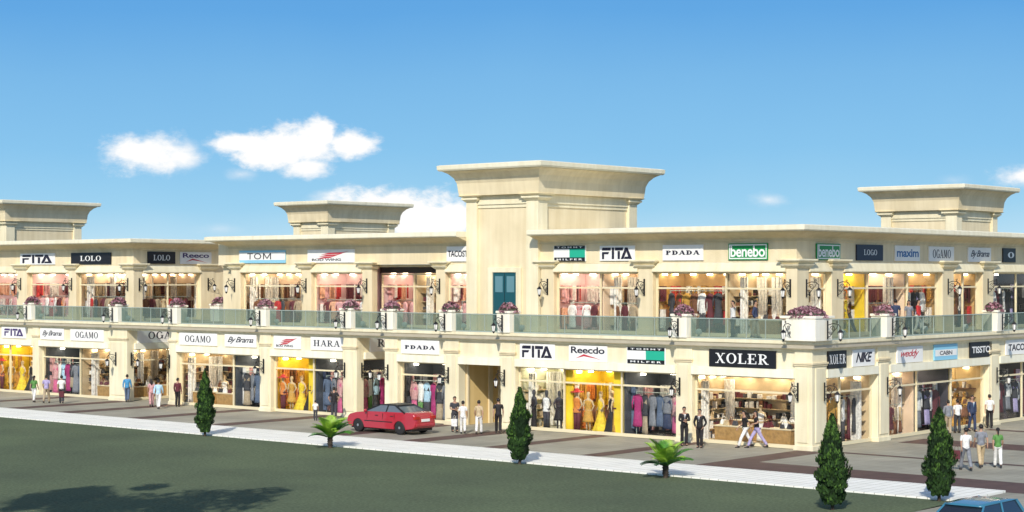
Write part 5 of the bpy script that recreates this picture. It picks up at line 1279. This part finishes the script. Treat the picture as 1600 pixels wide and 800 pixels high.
# ------------------------------------------------------------------ cars
def car(loc, rz, paint, roofm, label, cabin, sc_):
    o = empty('saloon_car', loc, rz); tag(o, label, 'car')
    W = .84
    out = [(-2.16, .36), (-2.20, .50), (-2.19, .70), (-2.12, .90), (-2.0, .985), (-1.5, 1.01), (-.6, 1.0), (.2, .985), (.85, .965), (1.5, .90), (1.95, .80), (2.13, .68), (2.20, .52), (2.18, .36), (2.05, .26)]
    def arch(cx, r_=.37, n=10): return [(cx + r_ * math.cos(PI * i / n), .22 + r_ * math.sin(PI * i / n) * 1.08) for i in range(n + 1)]
    low = [(1.72, .24)] + arch(1.32) + [(.9, .22), (-.9, .22)] + arch(-1.34) + [(-1.76, .24), (-2.05, .28)]
    prof = out + low
    def hw(x, z):
        w = W
        if z > .62: w -= (z - .62) * .16
        if z < .4: w -= (.4 - z) * .18
        if abs(x) > 1.5: w -= ((abs(x) - 1.5) / .7) ** 2 * .16
        return w
    mb = MB()
    ys = (-1, -.93, -.6, 0, .6, .93, 1)
    rs = []
    for y in ys:
        q = 1.0 if abs(y) < 1 else .985
        rs.append([(x * q, y * hw(x, z), .62 + (z - .62) * q) for x, z in prof])
    mb.rings(rs)
    body = mb.build('body', paint, o, smooth=False)
    bv = body.modifiers.new('edge', 'BEVEL'); bv.width = .03; bv.segments = 3; bv.limit_method = 'ANGLE'; bv.angle_limit = R(50)
    for pgn in body.data.polygons: pgn.use_smooth = True
    body.data.set_sharp_from_angle(angle=R(42))
    br, bf, tr, tf_, zt = cabin
    gw, tw_ = .745, .57
    cb = MB()
    nb = [(br, .975), (tr, zt - .03), (tf_, zt - .03), (bf, .955)]
    L = [(x, -gw if z < 1.1 else -tw_, z) for x, z in nb]; Rr = [(x, gw if z < 1.1 else tw_, z) for x, z in nb]
    cb.rings([L, Rr]); cb.build('window', M['cglass'] if roofm is M['black'] else M['cglass_dark'], o, bevel=.02)
    rf = MB(); rf.rings([[(tr - .10, y * .95, zt - .035), (tr + .05, y, zt + .0), ((tr + tf_) / 2, y, zt + .025), (tf_ - .05, y, zt + .005), (tf_ + .10, y * .95, zt - .04), (tf_, y * .9, zt - .05), (tr, y * .9, zt - .05)] for y in (-.6, -.4, 0, .4, .6)])
    rf.build('roof', roofm, o, smooth=True)
    for sg in (-1, 1):
        for (xb, xt, w) in ((bf, tf_, .035), (br, tr, .05), ((bf + br) / 2 - .1, (tf_ + tr) / 2 - .05, .035)):
            MB().tube([(xb, sg * (gw + .005), .97), (xt, sg * (tw_ + .012), zt - .02)], [w, w * .85], 6).build('window_pillar', roofm, o)
    for x in (1.32, -1.34):
        for sg in (-1, 1):
            w = empty('wheel', (x, sg * (W - .12), .315)); w.parent = o
            ty = MB(Matrix.Rotation(PI / 2, 4, 'X')); ty.lathe([(.20, -.10), (.29, -.105), (.315, -.07), (.315, .07), (.29, .105), (.20, .10)], n=24); ty.build('tyre', M['tyre'], w, smooth=True)
            rm = MB(Matrix.Rotation(PI / 2, 4, 'X')); rm.lathe([(.205, -.085), (.205, .085)], n=24); rm.lathe([(.06, -.11), (.06, .11)], n=12)
            for k in range(5):
                a = 2 * PI * k / 5
                for zz in (-.098, .098):
                    ca, sa = math.cos(a), math.sin(a)
                    rm.add([(.04 * ca - .035 * sa, .04 * sa + .035 * ca, zz), (.04 * ca + .035 * sa, .04 * sa - .035 * ca, zz), (.2 * ca + .025 * sa, .2 * sa - .025 * ca, zz), (.2 * ca - .025 * sa, .2 * sa + .025 * ca, zz)], [(0, 1, 2, 3)])
            rm.build('rim', M['rim'], w)
    for sg in (-1, 1):
        MB().box(2.02, 2.165, sg * .42 - .17, sg * .42 + .17, .60, .74).build('headlight', M['chrome'], o, bevel=.03)
        MB().box(-2.215, -2.08, sg * .52 - .17, sg * .52 + .17, .70, .85).build('tail_light', M['redlamp'], o, bevel=.02)
        m_ = MB(); m_.ball((.75, sg * .90, 1.02), .075, 8, ry=.09); m_.tube([(.75, sg * .78, .97), (.75, sg * .88, 1.0)], .025, 6); m_.build('wing_mirror', paint, o, smooth=True)
        for x in (.12, -.85): MB().box(x - .09, x + .09, sg * (W - .035) - .02, sg * (W - .035) + .02, .80, .835).build('door_handle', M['black'], o)
        dl = MB()
        for x in (.72, -.28, -1.02): dl.box(x - .006, x + .006, sg * (W - .008) - .012, sg * (W - .008) + .004 * sg, .42, .93)
        dl.build('door_seam', M['black'], o)
        MB().box(-.9, .88, sg * W - .012, sg * W + .012, .53, .57).build('rub_strip', M['black'], o)
    MB().box(-2.235, -2.16, -.62, .62, .38, .52).build('bumper', paint, o, bevel=.03); MB().box(2.16, 2.235, -.62, .62, .38, .52).build('bumper', paint, o, bevel=.03)
    MB().box(-2.225, -2.19, -.26, .26, .60, .72).build('number_plate', M['sign_white'], o)
    MB().box(2.12, 2.19, -.26, .26, .58, .68).build('grille', M['black'], o)
    MB().box(-2.0, 1.9, -.66, .66, .17, .30).build('underbody', M['black'], o)
    o.scale = (sc_,) * 3
    return o
redp = mat('red_car_paint', (0.42, 0.02, 0.035), 0.22, spec=.6); blup = mat('blue_car_paint', (0.04, 0.18, 0.28), 0.2, spec=.6)
for pm in (redp, blup): pm.node_tree.nodes['Principled BSDF'].inputs['Coat Weight'].default_value = .6
car((-21.3, -5.15, 0.004), PI, redp, M['black'], 'red saloon car with dark roof driving past the shops', (-1.62, .95, -.88, .12, 1.31), 1.09)
car((18.95, -22.9, 0.004), -PI / 2, blup, blup, 'light blue car cut off at the bottom right corner', (-2.0, 1.02, -1.72, .36, 1.44), 1)

# ------------------------------------------------------------------ sky and light
CAM = Vector((42.2, -70.2, 7.9)); FW = Vector((-.6489, .7609, 0)); RG = Vector((.7609, .6489, 0))
az = Vector((.50, -.866)); sun_el = R(35)
world = bpy.data.worlds.new('World'); scene.world = world; world.use_nodes = True
nt = world.node_tree; nt.nodes.clear()
N = nt.nodes.new; K = nt.links.new
out = N('ShaderNodeOutputWorld'); bg = N('ShaderNodeBackground'); bg.inputs['Strength'].default_value = .155
sky = N('ShaderNodeTexSky'); sky.sky_type = 'NISHITA'; sky.sun_disc = False; sky.sun_elevation = sun_el; sky.sun_rotation = math.atan2(az.x, az.y); sky.air_density = 1.0; sky.dust_density = .6; sky.ozone_density = 1.5
tc = N('ShaderNodeTexCoord'); sp = N('ShaderNodeSeparateXYZ'); K(tc.outputs['Generated'], sp.inputs[0])
def math_(op, a, b=None, c=None):
    m = N('ShaderNodeMath'); m.operation = op
    for i, x in enumerate((a, b, c)):
        if x is None: continue
        if hasattr(x, 'is_output'): K(x, m.inputs[i])
        else: m.inputs[i].default_value = x
    return m.outputs[0]
def dotv(vec):
    d = N('ShaderNodeVectorMath'); d.operation = 'DOT_PRODUCT'; K(tc.outputs['Generated'], d.inputs[0]); d.inputs[1].default_value = vec; return d.outputs['Value']
el = sp.outputs['Z']
ramp = N('ShaderNodeValToRGB'); cr = ramp.color_ramp
stops = [(0.0, (0.80, 0.91, 0.965)), (0.018, (0.74, 0.885, 0.96)), (0.04, (0.62, 0.825, 0.945)), (0.07, (0.54, 0.775, 0.935)), (0.11, (0.48, 0.725, 0.915)), (0.145, (0.39, 0.66, 0.895)), (0.3, (0.25, 0.50, 0.79))]
while len(cr.elements) < len(stops): cr.elements.new(.5)
for e, (p, c) in zip(cr.elements, stops): e.position = p; e.color = (*lin(c), 1)
nz = N('ShaderNodeTexNoise'); nz.inputs['Scale'].default_value = 6; nz.inputs['Detail'].default_value = 3; K(tc.outputs['Generated'], nz.inputs['Vector'])
elw = math_('ADD', el, math_('MULTIPLY', math_('SUBTRACT', nz.outputs['Fac'], .5), .028))
K(elw, ramp.inputs['Fac'])
rs_ = N('ShaderNodeMix'); rs_.data_type = 'RGBA'; rs_.blend_type = 'MULTIPLY'; rs_.inputs['Factor'].default_value = 1; K(ramp.outputs[0], rs_.inputs['A']); rs_.inputs['B'].default_value = (6.45, 6.45, 6.45, 1); rs_.clamp_result = False
lowmix = N('ShaderNodeMapRange'); lowmix.inputs['From Min'].default_value = .16; lowmix.inputs['From Max'].default_value = .45; lowmix.inputs['To Min'].default_value = 1; lowmix.inputs['To Max'].default_value = 0; K(el, lowmix.inputs['Value'])
base = N('ShaderNodeMix'); base.data_type = 'RGBA'; K(lowmix.outputs[0], base.inputs['Factor']); K(sky.outputs[0], base.inputs['A']); K(rs_.outputs['Result'], base.inputs['B'])
# clouds at fixed bearings: u across, v up (tangent units x 2814)
fw = math_('MAXIMUM', dotv(FW), .05)
u = math_('MULTIPLY', math_('DIVIDE', dotv(RG), fw), 2814); v_ = math_('MULTIPLY', math_('DIVIDE', el, fw), 2814)
cn = N('ShaderNodeTexNoise'); cn.inputs['Scale'].default_value = 1.0; cn.inputs['Detail'].default_value = 9; cn.inputs['Roughness'].default_value = .6
cv = N('ShaderNodeCombineXYZ'); K(math_('MULTIPLY', u, 1 / 62), cv.inputs[0]); K(math_('MULTIPLY', v_, 1 / 40), cv.inputs[1]); K(cv.outputs[0], cn.inputs['Vector'])
nf = math_('SUBTRACT', cn.outputs['Fac'], .5)
cn2 = N('ShaderNodeTexNoise'); cn2.inputs['Scale'].default_value = 3.2; cn2.inputs['Detail'].default_value = 10; cn2.inputs['Roughness'].default_value = .65; K(cv.outputs[0], cn2.inputs['Vector'])
nf2 = math_('SUBTRACT', cn2.outputs['Fac'], .5)
clouds = [(-578, 190, 84, 42, .95), (-520, 188, 66, 32, .6), (-360, 200, 120, 42, 1.2), (-430, 206, 70, 24, 1.0), (-300, 222, 34, 34, 1.2), (-250, 206, 52, 32, 1.1), (-322, 168, 55, 24, .9), (-425, 158, 42, 16, .3), (-190, 98, 150, 48, 1.2), (-120, 84, 120, 42, 1.2), (-280, 120, 60, 18, .5),
          (-460, 72, 60, 14, .22), (400, 118, 44, 16, .34), (470, 96, 60, 14, .08), (800, 155, 66, 24, .7), (690, 148, 40, 14, .2)]
acc = None
for cx, cy, rx, ry, wgt in clouds:
    a = math_('DIVIDE', math_('SUBTRACT', u, cx), rx); b = math_('DIVIDE', math_('SUBTRACT', v_, cy), ry)
    d = math_('SUBTRACT', 1.0, math_('SQRT', math_('ADD', math_('MULTIPLY', a, a), math_('MULTIPLY', b, b))))
    d = math_('MULTIPLY', math_('MAXIMUM', math_('ADD', d, math_('ADD', math_('MULTIPLY', nf, 1.35), math_('MULTIPLY', nf2, .5))), 0), wgt)
    acc = d if acc is None else math_('MAXIMUM', acc, d)
ms = N('ShaderNodeMapRange'); ms.interpolation_type = 'SMOOTHSTEP'; ms.inputs['From Min'].default_value = .02; ms.inputs['From Max'].default_value = .62; K(acc, ms.inputs['Value'])
fr_ = N('ShaderNodeMapRange'); fr_.inputs['From Min'].default_value = 0.1; fr_.inputs['From Max'].default_value = .2; K(dotv(FW), fr_.inputs['Value'])
cmix = N('ShaderNodeMix'); cmix.data_type = 'RGBA'; K(math_('MULTIPLY', ms.outputs[0], fr_.outputs[0]), cmix.inputs['Factor']); K(base.outputs['Result'], cmix.inputs['A'])
ctop = N('ShaderNodeMix'); ctop.data_type = 'RGBA'; ctop.inputs['A'].default_value = (5.6, 5.9, 6.25, 1); ctop.inputs['B'].default_value = (6.75, 6.7, 6.6, 1)
mr2 = N('ShaderNodeMapRange'); mr2.inputs['From Min'].default_value = .15; mr2.inputs['From Max'].default_value = .7; K(acc, mr2.inputs['Value']); K(mr2.outputs[0], ctop.inputs['Factor'])
K(ctop.outputs['Result'], cmix.inputs['B'])
K(cmix.outputs['Result'], bg.inputs['Color']); K(bg.outputs[0], out.inputs['Surface'])

sl = bpy.data.lights.new('sun', 'SUN'); sl.energy = 4.0; sl.angle = R(.5); sl.color = (1, .95, .85)
so = bpy.data.objects.new('sun', sl); col.objects.link(so)
sd = Vector((az.x * math.cos(sun_el), az.y * math.cos(sun_el), math.sin(sun_el)))
so.rotation_euler = sd.to_track_quat('Z', 'Y').to_euler(); so.location = (0, -60, 60)

cam = bpy.data.cameras.new('camera'); co = bpy.data.objects.new('camera', cam); col.objects.link(co)
cam.sensor_width = 36; cam.lens = 2814 / 1600 * 36; cam.shift_y = 30 / 1600; cam.clip_end = 4000; cam.clip_start = .5
co.location = CAM; co.rotation_euler = (PI / 2, 0, math.atan2(.6489, .7609))
scene.camera = co
scene.view_settings.view_transform = 'Standard'; scene.view_settings.look = 'None'; scene.view_settings.exposure = 0
scene.cycles.use_denoising = True
scene.cycles.max_bounces = 8; scene.cycles.transparent_max_bounces = 16
scene.cycles.sample_clamp_indirect = 4
